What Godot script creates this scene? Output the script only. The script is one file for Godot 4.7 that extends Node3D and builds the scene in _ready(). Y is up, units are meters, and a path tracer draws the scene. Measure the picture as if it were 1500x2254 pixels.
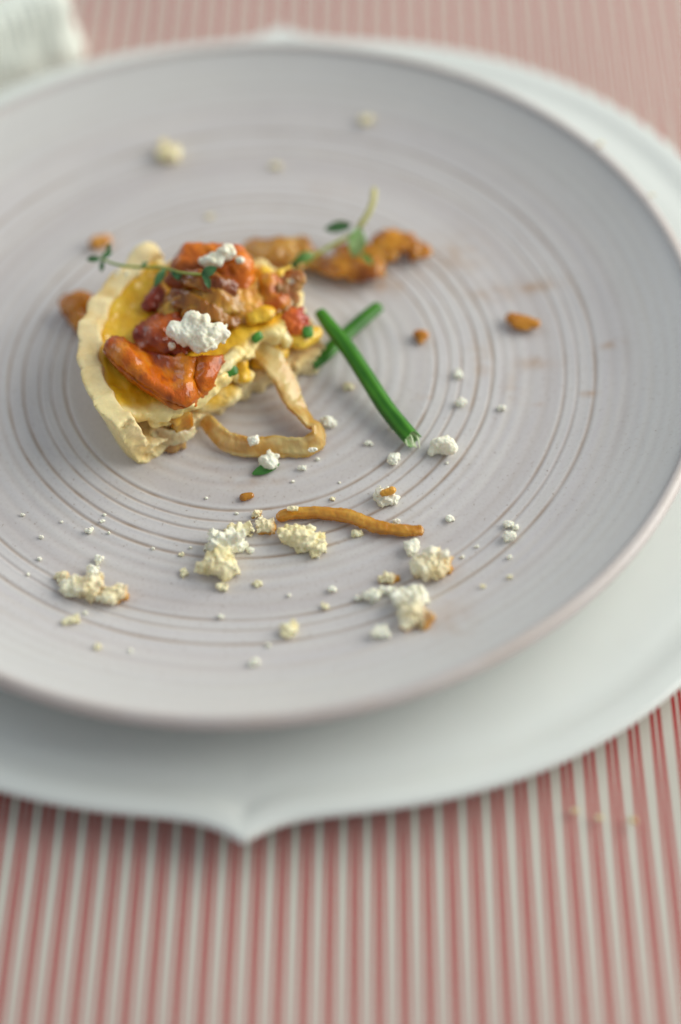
extends Node3D
# A nearly finished savoury tart on a stoneware plate, on a white charger, on a striped cloth. Metres, y up, cloth at y = 0.

const FLOOR := 0.016          # height of the flat middle of the dinner plate above the cloth
const PERIOD := 0.0062        # one pair of red lines of the cloth
var taken := {}
var mats := {}
var rng := RandomNumberGenerator.new()
var nz := FastNoiseLite.new()      # fine grain, about 1 mm
var nm := FastNoiseLite.new()      # medium, about 4 mm
var nl := FastNoiseLite.new()      # large, about 2 cm


func _ready() -> void:
	rng.seed = 7
	# camera
	var cam := Camera3D.new()
	cam.name = "camera"
	add_child(cam)
	cam.transform = Transform3D(Basis(Vector3(0.999387, -0.033348, -0.010665), Vector3(0.012105, 0.614925, -0.788492), Vector3(0.032853, 0.787880, 0.614952)), Vector3(0.04513, 0.42893, 0.37949))
	var lens := CameraAttributesPhysical.new()
	lens.frustum_focal_length = 43.37
	lens.exposure_aperture = 1.5
	lens.frustum_focus_distance = 0.525
	lens.frustum_near = 0.02
	lens.frustum_far = 20.0
	cam.attributes = lens
	cam.current = true
	# light: a soft window to the right and behind, and the even light of the room
	var we := WorldEnvironment.new()
	we.name = "world"
	var env := Environment.new()
	env.background_mode = Environment.BG_COLOR
	env.background_color = Color(0.94, 0.97, 1.0)
	env.background_energy_multiplier = 0.26
	env.tonemap_mode = Environment.TONE_MAPPER_LINEAR
	env.tonemap_exposure = 1.52
	env.sdfgi_enabled = true
	env.ssao_enabled = true
	env.ssil_enabled = true
	we.environment = env
	add_child(we)
	area("window_light", Vector3(1.30, 0.70, -0.42), Vector3(0, 0, 0), Vector2(1.7, 1.2), 2.35, Color(1.0, 0.995, 0.965))
	area("far_window_light", Vector3(-1.5, 1.1, -1.3), Vector3(0, 0, 0), Vector2(1.2, 1.2), 0.5, Color(0.94, 0.97, 1.0))

	for it in [[nz, 700.0, 3], [nm, 220.0, 3], [nl, 45.0, 2]]:
		var n: FastNoiseLite = it[0]
		n.noise_type = FastNoiseLite.TYPE_SIMPLEX_SMOOTH
		n.frequency = it[1]
		n.fractal_octaves = it[2]
		n.seed = 11
	make_materials()
	make_cloth()
	make_charger()
	make_plate()
	make_napkin()
	make_tart()
	make_cheese_on_tart()
	make_onions()
	make_chives()
	make_thyme()
	make_crumbs()


# ---------------------------------------------------------------- helpers
func area(called: String, at: Vector3, aim: Vector3, size: Vector2, energy: float, tint: Color) -> void:
	var l := AreaLight3D.new()
	l.name = called
	l.area_size = size
	l.light_energy = energy
	l.light_color = tint
	l.shadow_enabled = true
	l.set("area_range", 6.0)
	l.set("area_attenuation", 2.0)
	add_child(l)
	l.look_at_from_position(at, aim, Vector3.UP)


func numbered(called: String, under: Node) -> String:
	var key := str(under.get_instance_id()) + called
	var n: int = taken.get(key, 0)
	taken[key] = n + 1
	return called if n == 0 else "%s_%03d" % [called, n]


func obj(called: String, mesh: Mesh, m: Material, under: Node = self) -> MeshInstance3D:
	var o := MeshInstance3D.new()
	o.name = numbered(called, under)
	o.mesh = mesh
	o.material_override = m
	under.add_child(o, true)
	return o


func tag(o: Node, label: String, category: String, group := "") -> Node:
	o.set_meta("label", label)
	o.set_meta("category", category)
	if group:
		o.set_meta("group", group)
	return o


func thing(called: String, label: String, category: String, group := "") -> Node3D:
	var o := Node3D.new()
	o.name = numbered(called, self)
	add_child(o, true)
	tag(o, label, category, group)
	return o


func mat(key: String, rough: float, spec := 0.5, sss := 0.0, coat := 0.0) -> StandardMaterial3D:
	var m := StandardMaterial3D.new()
	m.resource_name = key
	m.vertex_color_use_as_albedo = true
	m.roughness = rough
	m.metallic_specular = spec
	if sss > 0.0:
		m.subsurf_scatter_enabled = true
		m.subsurf_scatter_strength = sss
	if coat > 0.0:
		m.clearcoat_enabled = true
		m.clearcoat = coat
		m.clearcoat_roughness = 0.06
	mats[key] = m
	return m


func noise_tex(freq: float, as_normal: bool, ramp: Gradient = null, kind := FastNoiseLite.TYPE_SIMPLEX_SMOOTH, bump := 4.0) -> NoiseTexture2D:
	var t := NoiseTexture2D.new()
	t.width = 512
	t.height = 512
	t.seamless = true
	var n := FastNoiseLite.new()
	n.noise_type = kind
	n.frequency = freq
	n.seed = 5
	t.noise = n
	t.as_normal_map = as_normal
	t.bump_strength = bump
	if ramp:
		t.color_ramp = ramp
	return t


func make_materials() -> void:
	var speck := Gradient.new()
	speck.offsets = PackedFloat32Array([0.0, 0.10, 0.17, 0.45, 1.0])
	speck.colors = PackedColorArray([Color(0.55, 0.47, 0.42), Color(0.82, 0.78, 0.75), Color(0.965, 0.96, 0.955), Color(0.985, 0.985, 0.985), Color(1, 1, 1)])
	var g := mat("stoneware", 0.28, 0.5)
	g.albedo_texture = noise_tex(0.055, false, speck)
	g.uv1_triplanar = true
	g.uv1_world_triplanar = true
	g.uv1_scale = Vector3(22, 22, 22)
	mat("porcelain", 0.16, 0.5)
	mat("napkin", 0.8, 0.3)
	var grain := noise_tex(0.045, true, null, FastNoiseLite.TYPE_SIMPLEX_SMOOTH, 6.0)
	mat("cheese", 0.75, 0.35, 0.12)
	mat("pastry", 0.72, 0.35, 0.12)
	mat("custard", 0.38, 0.4, 0.12, 0.3)
	mat("squash", 0.36, 0.3, 0.06, 0.6)
	mat("onion", 0.18, 0.5, 0.25, 0.5)
	mat("herb", 0.4, 0.45, 0.0, 0.1)
	for k in [["squash", 0.9], ["onion", 0.5], ["custard", 0.15], ["pastry", 0.25]]:
		var b: StandardMaterial3D = mats[k[0]]
		b.normal_enabled = true
		b.normal_texture = grain
		b.normal_scale = k[1]
		b.uv1_triplanar = true
		b.uv1_scale = Vector3.ONE * 60.0
	mats.onion.backlight_enabled = true
	mats.onion.backlight = Color(0.62, 0.42, 0.20)
	mats.herb.backlight_enabled = true
	mats.herb.backlight = Color(0.12, 0.2, 0.05)


func commit(v: PackedVector3Array, idx: PackedInt32Array, cols: PackedColorArray, open_up := false, uvs := PackedVector2Array()) -> ArrayMesh:
	var vol := 0.0
	var up := 0.0
	for i in range(0, idx.size(), 3):
		var a := v[idx[i]]
		var b := v[idx[i + 1]]
		var c := v[idx[i + 2]]
		if open_up:
			up += (c - a).cross(b - a).y
		else:
			vol += a.dot(b.cross(c))
	var turn := up < 0.0 if open_up else vol > 0.0
	var nrm := PackedVector3Array()
	nrm.resize(v.size())
	for i in range(0, idx.size(), 3):
		if turn:
			var t := idx[i + 1]
			idx[i + 1] = idx[i + 2]
			idx[i + 2] = t
		var ia := idx[i]
		var ib := idx[i + 1]
		var ic := idx[i + 2]
		var n := (v[ic] - v[ia]).cross(v[ib] - v[ia])
		nrm[ia] += n
		nrm[ib] += n
		nrm[ic] += n
	for i in v.size():
		nrm[i] = nrm[i].normalized() if nrm[i].length_squared() > 1e-30 else Vector3.UP
	var arr := []
	arr.resize(Mesh.ARRAY_MAX)
	arr[Mesh.ARRAY_VERTEX] = v
	arr[Mesh.ARRAY_NORMAL] = nrm
	arr[Mesh.ARRAY_INDEX] = idx
	if cols.size():
		arr[Mesh.ARRAY_COLOR] = cols
	if uvs.size():
		arr[Mesh.ARRAY_TEX_UV] = uvs
	var m := ArrayMesh.new()
	m.add_surface_from_arrays(Mesh.PRIMITIVE_TRIANGLES, arr, [], {}, Mesh.ARRAY_FLAG_USE_DYNAMIC_UPDATE)
	return m


# indices of a grid of nu x nv points (u fast), wrapped in u and/or v
func grid(nu: int, nv: int, wu: bool, wv: bool) -> PackedInt32Array:
	var idx := PackedInt32Array()
	for j in (nv if wv else nv - 1):
		for i in (nu if wu else nu - 1):
			var a := j * nu + i
			var b := j * nu + (i + 1) % nu
			var c := ((j + 1) % nv) * nu + i
			var d := ((j + 1) % nv) * nu + (i + 1) % nu
			idx.append_array([a, b, d, a, d, c])
	return idx


# surface nets over a sampled field; paint(point) gives the colour of each vertex
func nets(lo: Vector3, dims: Vector3i, cell: float, val: PackedFloat32Array, paint: Callable) -> ArrayMesh:
	var nx := dims.x
	var ny := dims.y
	var nn := dims.z
	var sy := nx
	var sz := nx * ny
	var at := PackedInt32Array()
	at.resize(val.size())
	at.fill(-1)
	var v := PackedVector3Array()
	var cols := PackedColorArray()
	var idx := PackedInt32Array()
	var off := [0, 1, sy, sy + 1, sz, sz + 1, sz + sy, sz + sy + 1]
	var edges := [[0, 1], [2, 3], [4, 5], [6, 7], [0, 2], [1, 3], [4, 6], [5, 7], [0, 4], [1, 5], [2, 6], [3, 7]]
	for k in nn - 1:
		for j in ny - 1:
			var row := k * sz + j * sy
			for i in nx - 1:
				var o := row + i
				var neg := 0
				for q in 8:
					if val[o + off[q]] < 0.0:
						neg += 1
				if neg == 0 or neg == 8:
					continue
				var p := Vector3.ZERO
				var n := 0
				for e in edges:
					var a: float = val[o + off[e[0]]]
					var b: float = val[o + off[e[1]]]
					if (a < 0.0) == (b < 0.0):
						continue
					var t := a / (a - b)
					var q0: int = e[0]
					var q1: int = e[1]
					p += Vector3(lerpf(q0 & 1, q1 & 1, t), lerpf((q0 >> 1) & 1, (q1 >> 1) & 1, t), lerpf(q0 >> 2, q1 >> 2, t))
					n += 1
				p = lo + (Vector3(i, j, k) + p / n) * cell
				at[o] = v.size()
				v.append(p)
				cols.append(paint.call(p))
	for k in range(1, nn - 1):
		for j in range(1, ny - 1):
			for i in range(1, nx - 1):
				var o := k * sz + j * sy + i
				var s := val[o] < 0.0
				if s != (val[o + 1] < 0.0):
					quad(idx, at[o - sy - sz], at[o - sz], at[o], at[o - sy], s)
				if s != (val[o + sy] < 0.0):
					quad(idx, at[o - 1 - sz], at[o - 1], at[o], at[o - sz], s)
				if s != (val[o + sz] < 0.0):
					quad(idx, at[o - 1 - sy], at[o - sy], at[o], at[o - 1], s)
	return commit(v, idx, cols)


func quad(idx: PackedInt32Array, a: int, b: int, c: int, d: int, s: bool) -> void:
	if a < 0 or b < 0 or c < 0 or d < 0:
		return
	if s:
		idx.append_array([a, b, c, a, c, d])
	else:
		idx.append_array([a, c, b, a, d, c])


func field(lo: Vector3, hi: Vector3, cell: float, f: Callable, paint: Callable) -> ArrayMesh:
	var dims := Vector3i(((hi - lo) / cell).ceil()) + Vector3i(2, 2, 2)
	var val := PackedFloat32Array()
	val.resize(dims.x * dims.y * dims.z)
	var o := 0
	for k in dims.z:
		for j in dims.y:
			for i in dims.x:
				val[o] = f.call(lo + Vector3(i, j, k) * cell)
				o += 1
	return nets(lo, dims, cell, val, paint)


# smooth union of tapered capsules [a, b, ra, rb], roughened by noise
func lump(parts: Array, k: float, cell: float, amp: float, freq: float, paint: Callable, sd := 1, squash := 1.0) -> ArrayMesh:
	var n := FastNoiseLite.new()
	n.seed = sd
	n.frequency = freq
	n.fractal_octaves = 3
	n.noise_type = FastNoiseLite.TYPE_SIMPLEX_SMOOTH
	if freq < 0.0:
		n.noise_type = FastNoiseLite.TYPE_CELLULAR
		n.fractal_octaves = 2
		n.frequency = -freq
	var lo := Vector3.INF
	var hi := -Vector3.INF
	var na := parts.size()
	var pa := PackedVector3Array()
	var pd := PackedVector3Array()
	var pl := PackedFloat32Array()
	var pr := PackedFloat32Array()
	var ps := PackedFloat32Array()
	for c in parts:
		var r: float = maxf(c[2], c[3]) + amp * 1.2 + cell * 1.5
		lo = lo.min((c[0] as Vector3).min(c[1]) - Vector3.ONE * r)
		hi = hi.max((c[0] as Vector3).max(c[1]) + Vector3.ONE * r)
		pa.append(c[0])
		pd.append(c[1] - c[0])
		pl.append(1.0 / maxf((c[1] - c[0] as Vector3).length_squared(), 1e-12))
		pr.append(c[2])
		ps.append(c[3] - c[2])
	var dims := Vector3i(((hi - lo) / cell).ceil()) + Vector3i(2, 2, 2)
	var val := PackedFloat32Array()
	val.resize(dims.x * dims.y * dims.z)
	# torn faces: a few planes cut broken pieces
	var cuts := []
	if freq < 0.0:
		var rr := RandomNumberGenerator.new()
		rr.seed = sd + 3
		var c := (lo + hi) * 0.5
		var half := (hi - lo) * 0.5
		for i in 7:
			var nn := Vector3(rr.randfn(), rr.randfn() * 0.7 + 0.2, rr.randfn()).normalized()
			cuts.append(Plane(nn, nn.dot(c) + (nn.abs() * half).length() * rr.randf_range(0.50, 0.85)))
	var o := 0
	var near := amp * 1.3 + cell * 2.0
	for kk in dims.z:
		for jj in dims.y:
			for ii in dims.x:
				var p := lo + Vector3(ii, jj, kk) * cell
				var d := 1.0
				for q in na:
					var w := p - pa[q]
					var t := clampf(w.dot(pd[q]) * pl[q], 0.0, 1.0)
					w -= pd[q] * t
					w.y *= squash
					var e := w.length() - pr[q] - ps[q] * t
					var h := maxf(k - absf(d - e), 0.0)
					d = minf(d, e) - h * h / (4.0 * k)
				for cut in cuts:
					d = maxf(d, cut.distance_to(p))
				if amp > 0.0 and absf(d) < near:
					d += amp * n.get_noise_3dv(p)
					if freq < 0.0:
						d += 0.00038 * nz.get_noise_3dv(p * 1.2)
				val[o] = d
				o += 1
	return nets(lo, dims, cell, val, paint)


func cat(p0: Vector3, p1: Vector3, p2: Vector3, p3: Vector3, t: float) -> Vector3:
	return p1.cubic_interpolate(p2, p0, p3, t)


# a curve through points: rows of [point, half width, half thickness, flat normal]
func sample(rows: Array, per: int) -> Array:
	var out := []
	var n := rows.size()
	for i in n - 1:
		var a = rows[maxi(i - 1, 0)]
		var b = rows[i]
		var c = rows[i + 1]
		var d = rows[mini(i + 2, n - 1)]
		for s in (per + 1 if i == n - 2 else per):
			var t := float(s) / per
			out.append([cat(a[0], b[0], c[0], d[0], t), lerpf(b[1], c[1], t), lerpf(b[2], c[2], t), (b[3] as Vector3).lerp(c[3], t).normalized()])
	return out


func ribbon(rows: Array, per: int, around: int, rough: float, paint: Callable, power := 0.75) -> ArrayMesh:
	var one := paint.get_argument_count() == 1
	var s := sample(rows, per)
	var v := PackedVector3Array()
	var cols := PackedColorArray()
	var n := s.size()
	for j in n:
		var t: Vector3 = (s[mini(j + 1, n - 1)][0] - s[maxi(j - 1, 0)][0]).normalized()
		var side: Vector3 = (s[j][3] as Vector3).cross(t).normalized()
		var up := t.cross(side).normalized()
		var taper := 1.0
		var from_end := mini(j, n - 1 - j)
		if from_end < 4:
			taper = [0.05, 0.55, 0.8, 0.94][from_end]
		for i in around:
			var a := TAU * i / around
			var ca := signf(cos(a)) * pow(absf(cos(a)), power)
			var sa := signf(sin(a)) * pow(absf(sin(a)), power)
			var p: Vector3 = s[j][0] + side * ca * s[j][1] * taper + up * sa * s[j][2] * taper
			var d := (side * ca + up * sa)
			p += d * rough * (nm.get_noise_3dv(p) + 0.5 * nz.get_noise_3dv(p) + 1.2 * nm.get_noise_3d(cos(a) * 0.006, sin(a) * 0.006, j * 0.00012))
			v.append(p)
			cols.append(paint.call(p) if one else paint.call(p, float(j) / (n - 1), a))
	return commit(v, grid(around, n, true, false), cols)


# a curved slice through a net of control points (rows of equal length), with thickness and a rounded edge
func petal(net: Array, thick: float, bump: float, paint: Callable) -> ArrayMesh:
	var nu: int = (net.size() - 1) * 8 + 1
	var nv: int = (net[0].size() - 1) * 8 + 1
	var mid := []
	for i in nu:
		var fu := i / 8.0
		var iu := mini(int(fu), net.size() - 2)
		var row := []
		for k in net[0].size():
			row.append(cat(net[maxi(iu - 1, 0)][k], net[iu][k], net[iu + 1][k], net[mini(iu + 2, net.size() - 1)][k], fu - iu))
		var line := []
		for j in nv:
			var fv := j / 8.0
			var iv := mini(int(fv), row.size() - 2)
			line.append(cat(row[maxi(iv - 1, 0)], row[iv], row[iv + 1], row[mini(iv + 2, row.size() - 1)], fv - iv))
		mid.append(line)
	var v := PackedVector3Array()
	var cols := PackedColorArray()
	for side in 2:
		for i in nu:
			for j in nv:
				var p: Vector3 = mid[i][j]
				var tu: Vector3 = mid[mini(i + 1, nu - 1)][j] - mid[maxi(i - 1, 0)][j]
				var tv: Vector3 = mid[i][mini(j + 1, nv - 1)] - mid[i][maxi(j - 1, 0)]
				var n := tu.cross(tv).normalized()
				if n.y < 0.0:
					n = -n
				var e := minf(minf(i, nu - 1 - i) * tu.length() * 0.5, minf(j, nv - 1 - j) * tv.length() * 0.5)
				var h := thick * 0.5 * sqrt(clampf(1.0 - pow(1.0 - minf(e / thick, 1.0), 2.0), 0.0, 1.0))
				if e <= 0.0:
					p += (mid[nu / 2][nv / 2] - p).normalized() * (0.0022 * nm.get_noise_3dv(p * 0.8) + 0.0008 * nz.get_noise_3dv(p))
					h = 0.0
				v.append(p + n * (h if side == 0 else -h) + n * bump * (0.7 * nm.get_noise_3dv(p * 0.8) + 0.6 * nz.get_noise_3dv(p * Vector3(0.9, 0.6, 0.4))) * minf(1.0, e / thick))
				cols.append(paint.call(p))
	var idx := grid(nv, nu, false, false)
	var under := idx.duplicate()
	under.reverse()
	for i in under.size():
		under[i] += nu * nv
	idx.append_array(under)
	return commit(v, idx, cols)


func leaf(base: Vector3, along: Vector3, face: Vector3, length: float, wide: float, cup: float, c0: Color, c1: Color) -> ArrayMesh:
	var t := along.normalized()
	var side := face.cross(t).normalized()
	var up := t.cross(side).normalized()
	var v := PackedVector3Array()
	var cols := PackedColorArray()
	var nu := 16
	var nv := 14
	for j in nv:
		var f := float(j) / (nv - 1)
		var w := wide * 0.5 * pow(sin(PI * clampf(0.03 + f * 0.95, 0, 1)), 0.75)
		for i in nu:
			var a := TAU * i / nu
			var x := cos(a)
			var p := base + t * length * f + side * w * x + up * (w * 0.22 * sin(a) + cup * (w * x * x - length * 0.35 * f * f))
			p += up * 0.00008 * nz.get_noise_3dv(p * 0.7)
			v.append(p)
			cols.append(c0.lerp(c1, clampf(0.5 + 0.9 * nm.get_noise_3dv(p) + (0.25 if absf(x) < 0.2 else 0.0), 0, 1)))
	return commit(v, grid(nu, nv, true, false), cols)


func plate_height(r: float) -> float:
	return 0.0 if r < 0.08 else 0.015 * pow((r - 0.08) / 0.055, 2.2)


# ---------------------------------------------------------------- cloth and crockery
func make_cloth() -> void:
	var w := 1024
	var h := 256
	var bytes := PackedByteArray()
	bytes.resize(w * h * 3)
	var per := 64.0
	var o := 0
	for y in h:
		for x in w:
			var d: float = absf(fposmod(x + 0.5 + 0.8 * nz.get_noise_2d(y * 0.0006, floorf(x / per)), per) - per * 0.5)
			var ink := clampf(1.0 - (absf(d - per * 0.152) - per * 0.072) / 1.6, 0.0, 1.0)
			var thread := 0.03 * sin(x * TAU / 4.0) * sin(y * TAU / 4.0) + 0.02 * nz.get_noise_2d(x * 0.01, y * 0.01)
			ink *= 0.94 + 0.06 * nz.get_noise_2d(x * 0.002, y * 0.002)
			var c := Color(0.785, 0.77, 0.725).lerp(Color(0.64, 0.0, 0.03), ink)
			bytes[o] = clampi(int(255.0 * (c.r + thread)), 0, 255)
			bytes[o + 1] = clampi(int(255.0 * (c.g + thread)), 0, 255)
			bytes[o + 2] = clampi(int(255.0 * (c.b + thread)), 0, 255)
			o += 3
	var im := Image.create_from_data(w, h, false, Image.FORMAT_RGB8, bytes)
	var m := mat("cloth", 0.88, 0.3)
	m.vertex_color_use_as_albedo = false
	m.albedo_texture = ImageTexture.create_from_image(im)
	m.normal_enabled = true
	m.normal_texture = noise_tex(0.09, true, null, FastNoiseLite.TYPE_SIMPLEX_SMOOTH, 3.0)
	m.normal_scale = 0.25
	var v := PackedVector3Array()
	var uv := PackedVector2Array()
	var n := 81
	for side in 2:
		for j in n:
			for i in n:
				var x := lerpf(-0.62, 0.62, float(i) / (n - 1))
				var z := lerpf(-0.75, 0.55, float(j) / (n - 1))
				var y := 0.0009 * nl.get_noise_2d(x * 0.25, z * 0.25) - 0.0006
				v.append(Vector3(x, y - 0.0009 * side, z))
				uv.append(Vector2((x - 0.03217) / (PERIOD * 16.0) + 0.5 / 16.0, z / (PERIOD * 4.0)))
	var idx := grid(n, n, false, false)
	var under := idx.duplicate()
	under.reverse()
	for i in under.size():
		under[i] += n * n
	idx.append_array(under)
	for i in n - 1:
		for e in [[i, i + 1], [(n - 1) * n + i + 1, (n - 1) * n + i], [(i + 1) * n, i * n], [i * n + n - 1, (i + 1) * n + n - 1]]:
			idx.append_array([e[0], e[0] + n * n, e[1], e[1], e[0] + n * n, e[1] + n * n])
	tag(obj("tablecloth", commit(v, idx, PackedColorArray(), false, uv), m), "off-white tablecloth with pairs of thin red stripes under the plates", "tablecloth")


func charger_radius(a: float) -> float:
	var d := absf(wrapf(a - PI * 0.5, -PI / 4.0, PI / 4.0))
	var s := 0.1565 + 0.0085 * pow(sin(2.0 * d), 1.5)
	return s + 0.0078 * exp(-pow(d / deg_to_rad(3.2), 1.15))


func make_charger() -> void:
	# profile: [fraction of the outline, height]
	var prof := []
	for i in 60:
		var f := i / 59.0
		var y := 0.0065 + 0.0042 * pow(clampf((f - 0.62) / 0.38, 0, 1), 1.5)
		y -= 0.0007 * exp(-pow((f - 0.945) / 0.012, 2.0))
		y += 0.0006 * exp(-pow((f - 0.985) / 0.012, 2.0))
		prof.append(Vector2(f * 0.988, y))
	for i in 9:
		var a := PI * 0.5 - PI * (i + 1) / 10.0
		prof.append(Vector2(0.988 + 0.012 * cos(a), 0.0091 + 0.0020 * sin(a)))
	prof.append_array([Vector2(0.982, 0.0055), Vector2(0.95, 0.0040), Vector2(0.88, 0.0028), Vector2(0.8, 0.0022), Vector2(0.7, 0.0022), Vector2(0.66, 0.0006), Vector2(0.63, 0.0006), Vector2(0.6, 0.002), Vector2(0.01, 0.002)])
	var na := 720
	var v := PackedVector3Array()
	var cols := PackedColorArray()
	for p in prof:
		for i in na:
			var a := TAU * i / na
			var full := charger_radius(a)
			# towards the middle the outline softens into a circle
			var r: float = lerpf(0.158, full, smoothstep(0.72, 1.0, p.x)) * p.x
			var q := Vector3(0.004 + cos(a) * r, p.y, -0.006 + sin(a) * r)
			q.y += 0.0003 * exp(-pow(wrapf(a - PI * 0.5, -PI / 4.0, PI / 4.0) / 0.05, 2.0)) * smoothstep(0.9, 1.0, p.x)
			v.append(q)
			var k := 0.012 * nl.get_noise_3dv(q)
			cols.append(Color(0.77 + k, 0.80 + k, 0.76 + k))
	tag(obj("charger_plate", commit(v, grid(na, prof.size(), true, false), cols), mats.porcelain), "large glossy white charger plate with a pointed tip, under the dinner plate", "plate")


func make_plate() -> void:
	# grooves: radius, width, depth, how much brown clay shows
	var grooves := [
		[0.0065, 0.0010, 0.00022, 0.30], [0.0105, 0.0010, 0.00025, 0.35], [0.0148, 0.0011, 0.00025, 0.35], [0.0192, 0.0011, 0.00025, 0.35], [0.0240, 0.0011, 0.00022, 0.25],
		[0.0285, 0.0010, 0.00018, 0.18], [0.0335, 0.0012, 0.00018, 0.18], [0.0380, 0.0010, 0.00018, 0.20], [0.0420, 0.0012, 0.00020, 0.22], [0.0468, 0.0010, 0.00018, 0.18],
		[0.0562, 0.00052, 0.00038, 0.85], [0.0602, 0.00045, 0.00032, 0.62], [0.0638, 0.00045, 0.00032, 0.62], [0.0687, 0.00055, 0.00038, 0.85], [0.0732, 0.00055, 0.00036, 0.78],
		[0.0765, 0.0008, 0.00015, 0.20], [0.0800, 0.0011, 0.00018, 0.16], [0.0845, 0.0010, 0.00014, 0.13], [0.0895, 0.0010, 0.00014, 0.13],
		[0.0947, 0.00055, 0.00034, 0.62], [0.0985, 0.00048, 0.00030, 0.40], [0.1036, 0.00060, 0.00036, 0.68],
		[0.1085, 0.0012, 0.00010, 0.10], [0.1130, 0.0013, 0.00018, 0.17], [0.1165, 0.0010, 0.00010, 0.08], [0.1200, 0.0011, 0.00014, 0.13], [0.1238, 0.0010, 0.00010, 0.09], [0.1270, 0.0010, 0.00008, 0.07],
	]
	# smears of sauce left on the glaze: centre, half axes, strength
	var smears := [
		[Vector2(0.08635, -0.03111), 0.011, 0.0035, 0.34], [Vector2(0.07501, -0.02841), 0.010, 0.004, 0.26], [Vector2(0.08600, 0.00141), 0.007, 0.003, 0.26], [Vector2(0.07878, 0.01133), 0.003, 0.006, 0.22],
		[Vector2(0.08517, 0.01773), 0.0030, 0.0009, 0.45], [Vector2(0.09985, 0.01567), 0.0035, 0.0012, 0.42], [Vector2(0.10912, -0.00237), 0.0035, 0.0015, 0.40], [Vector2(0.06354, -0.04576), 0.010, 0.010, 0.24],
		[Vector2(0.05243, 0.01444), 0.0024, 0.0011, 0.38], [Vector2(0.06981, -0.00076), 0.004, 0.007, 0.28], [Vector2(0.03012, 0.00950), 0.0022, 0.0018, 0.30], [Vector2(0.04118, -0.03414), 0.012, 0.006, 0.30],
		[Vector2(0.00295, 0.04571), 0.010, 0.004, 0.20], [Vector2(0.05892, 0.09843), 0.006, 0.012, 0.14], [Vector2(-0.03749, 0.04841), 0.006, 0.003, 0.12], [Vector2(0.02201, -0.07641), 0.008, 0.004, 0.16],
	]
	var rad := [0.0]
	var r0 := 0.0
	while r0 < 0.1325:
		var step := 0.0009
		for g in grooves:
			if absf(r0 - g[0]) < g[1] * 3.0:
				step = minf(step, g[1] * 0.42)
		r0 += step
		rad.append(r0)
	var prof := []
	for r in rad:
		prof.append(Vector2(r, FLOOR + plate_height(r)))
	var top := FLOOR + plate_height(0.1325)
	# rounded rim, then the outside and the foot
	for i in 12:
		var a := deg_to_rad(130.0 - 205.0 * i / 11.0)
		prof.append(Vector2(0.1330 + 0.0022 * cos(a) + 0.0009, top - 0.0009 + 0.0022 * sin(a)))
	prof.append_array([Vector2(0.1325, top - 0.0058), Vector2(0.126, FLOOR + 0.0028), Vector2(0.115, FLOOR - 0.0018), Vector2(0.1, FLOOR - 0.0048), Vector2(0.082, FLOOR - 0.0056), Vector2(0.079, FLOOR - 0.0090), Vector2(0.074, FLOOR - 0.0090), Vector2(0.072, FLOOR - 0.0052), Vector2(0.001, FLOOR - 0.0052)])
	var na := 540
	var v := PackedVector3Array()
	var cols := PackedColorArray()
	var glaze := Color(0.62, 0.592, 0.582)
	var clay := Color(0.34, 0.245, 0.175)
	var sauce := Color(0.42, 0.23, 0.09)
	var n_in := rad.size()
	for j in prof.size():
		var p: Vector2 = prof[j]
		for i in na:
			var a := TAU * i / na
			var ca := cos(a)
			var sa := sin(a)
			var q := Vector3(ca * p.x, p.y, sa * p.x)
			var c := glaze
			var big := nl.get_noise_3d(q.x * 0.8, 0.3, q.z * 0.8)
			var arc := nl.get_noise_3d(ca * 0.05, p.x * 9.0, sa * 0.05)
			c = c * (1.0 + 0.035 * big + 0.05 * arc)
			c.b *= 1.0 - 0.03 * arc
			if j < n_in:
				var wob := p.x + 0.00018 * nl.get_noise_3d(ca * 0.06, p.x * 2.0, sa * 0.06)
				var dip := 0.0
				var brown := 0.0
				for g in grooves:
					var t: float = (wob - g[0]) / g[1]
					if absf(t) > 4.5:
						continue
					var e := exp(-t * t)
					dip += 0.42 * g[2] * (e - 0.35 * exp(-pow(absf(t) - 2.0, 2.0)))
					brown += g[3] * e * (0.85 + 0.5 * nl.get_noise_3d(ca * 0.12, g[0] * 40.0, sa * 0.12))
					c = c.lerp(Color(0.60, 0.60, 0.585), 0.30 * minf(g[3] * 1.4, 1.0) * exp(-pow(absf(t) - 2.3, 2.0)))
				q.y -= dip
				c = c.lerp(Color(0.64, 0.645, 0.62), 0.6 * smoothstep(0.108, 0.124, p.x))
				# the bare, slightly pinker band inside the first ring
				c = c.lerp(Color(0.50, 0.455, 0.43), 0.45 * smoothstep(0.044, 0.053, p.x) * (1.0 - smoothstep(0.0535, 0.0555, p.x)))
				c = c.lerp(Color(0.50, 0.455, 0.445), 0.40 * smoothstep(0.080, 0.090, p.x) * (1.0 - smoothstep(0.0925, 0.094, p.x)))
				c = c.lerp(clay, clampf(brown, 0, 0.9))
				for s in smears:
					var dx: float = (q.x - s[0].x) / s[1]
					var dz: float = (q.z - s[0].y) / s[2]
					var rr := dx * dx + dz * dz
					if rr < 3.0:
						var k: float = 1.3 * s[3] * exp(-rr * 1.4) * clampf(0.75 + 1.6 * nm.get_noise_3d(q.x * 0.7, 0, q.z * 0.7), 0, 1.6)
						c = c.lerp(sauce, clampf(k, 0, 0.8))
			# glaze thins over the rim and lets the clay through
			var edge: float = exp(-pow((p.x - 0.1347) / 0.0016, 2.0)) if p.y > top - 0.002 else 0.0
			c = c.lerp(Color(0.52, 0.41, 0.33), 0.5 * edge * (0.8 + 0.4 * nl.get_noise_3d(ca * 0.2, 0.1, sa * 0.2)))
			v.append(q)
			cols.append(c)
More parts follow.
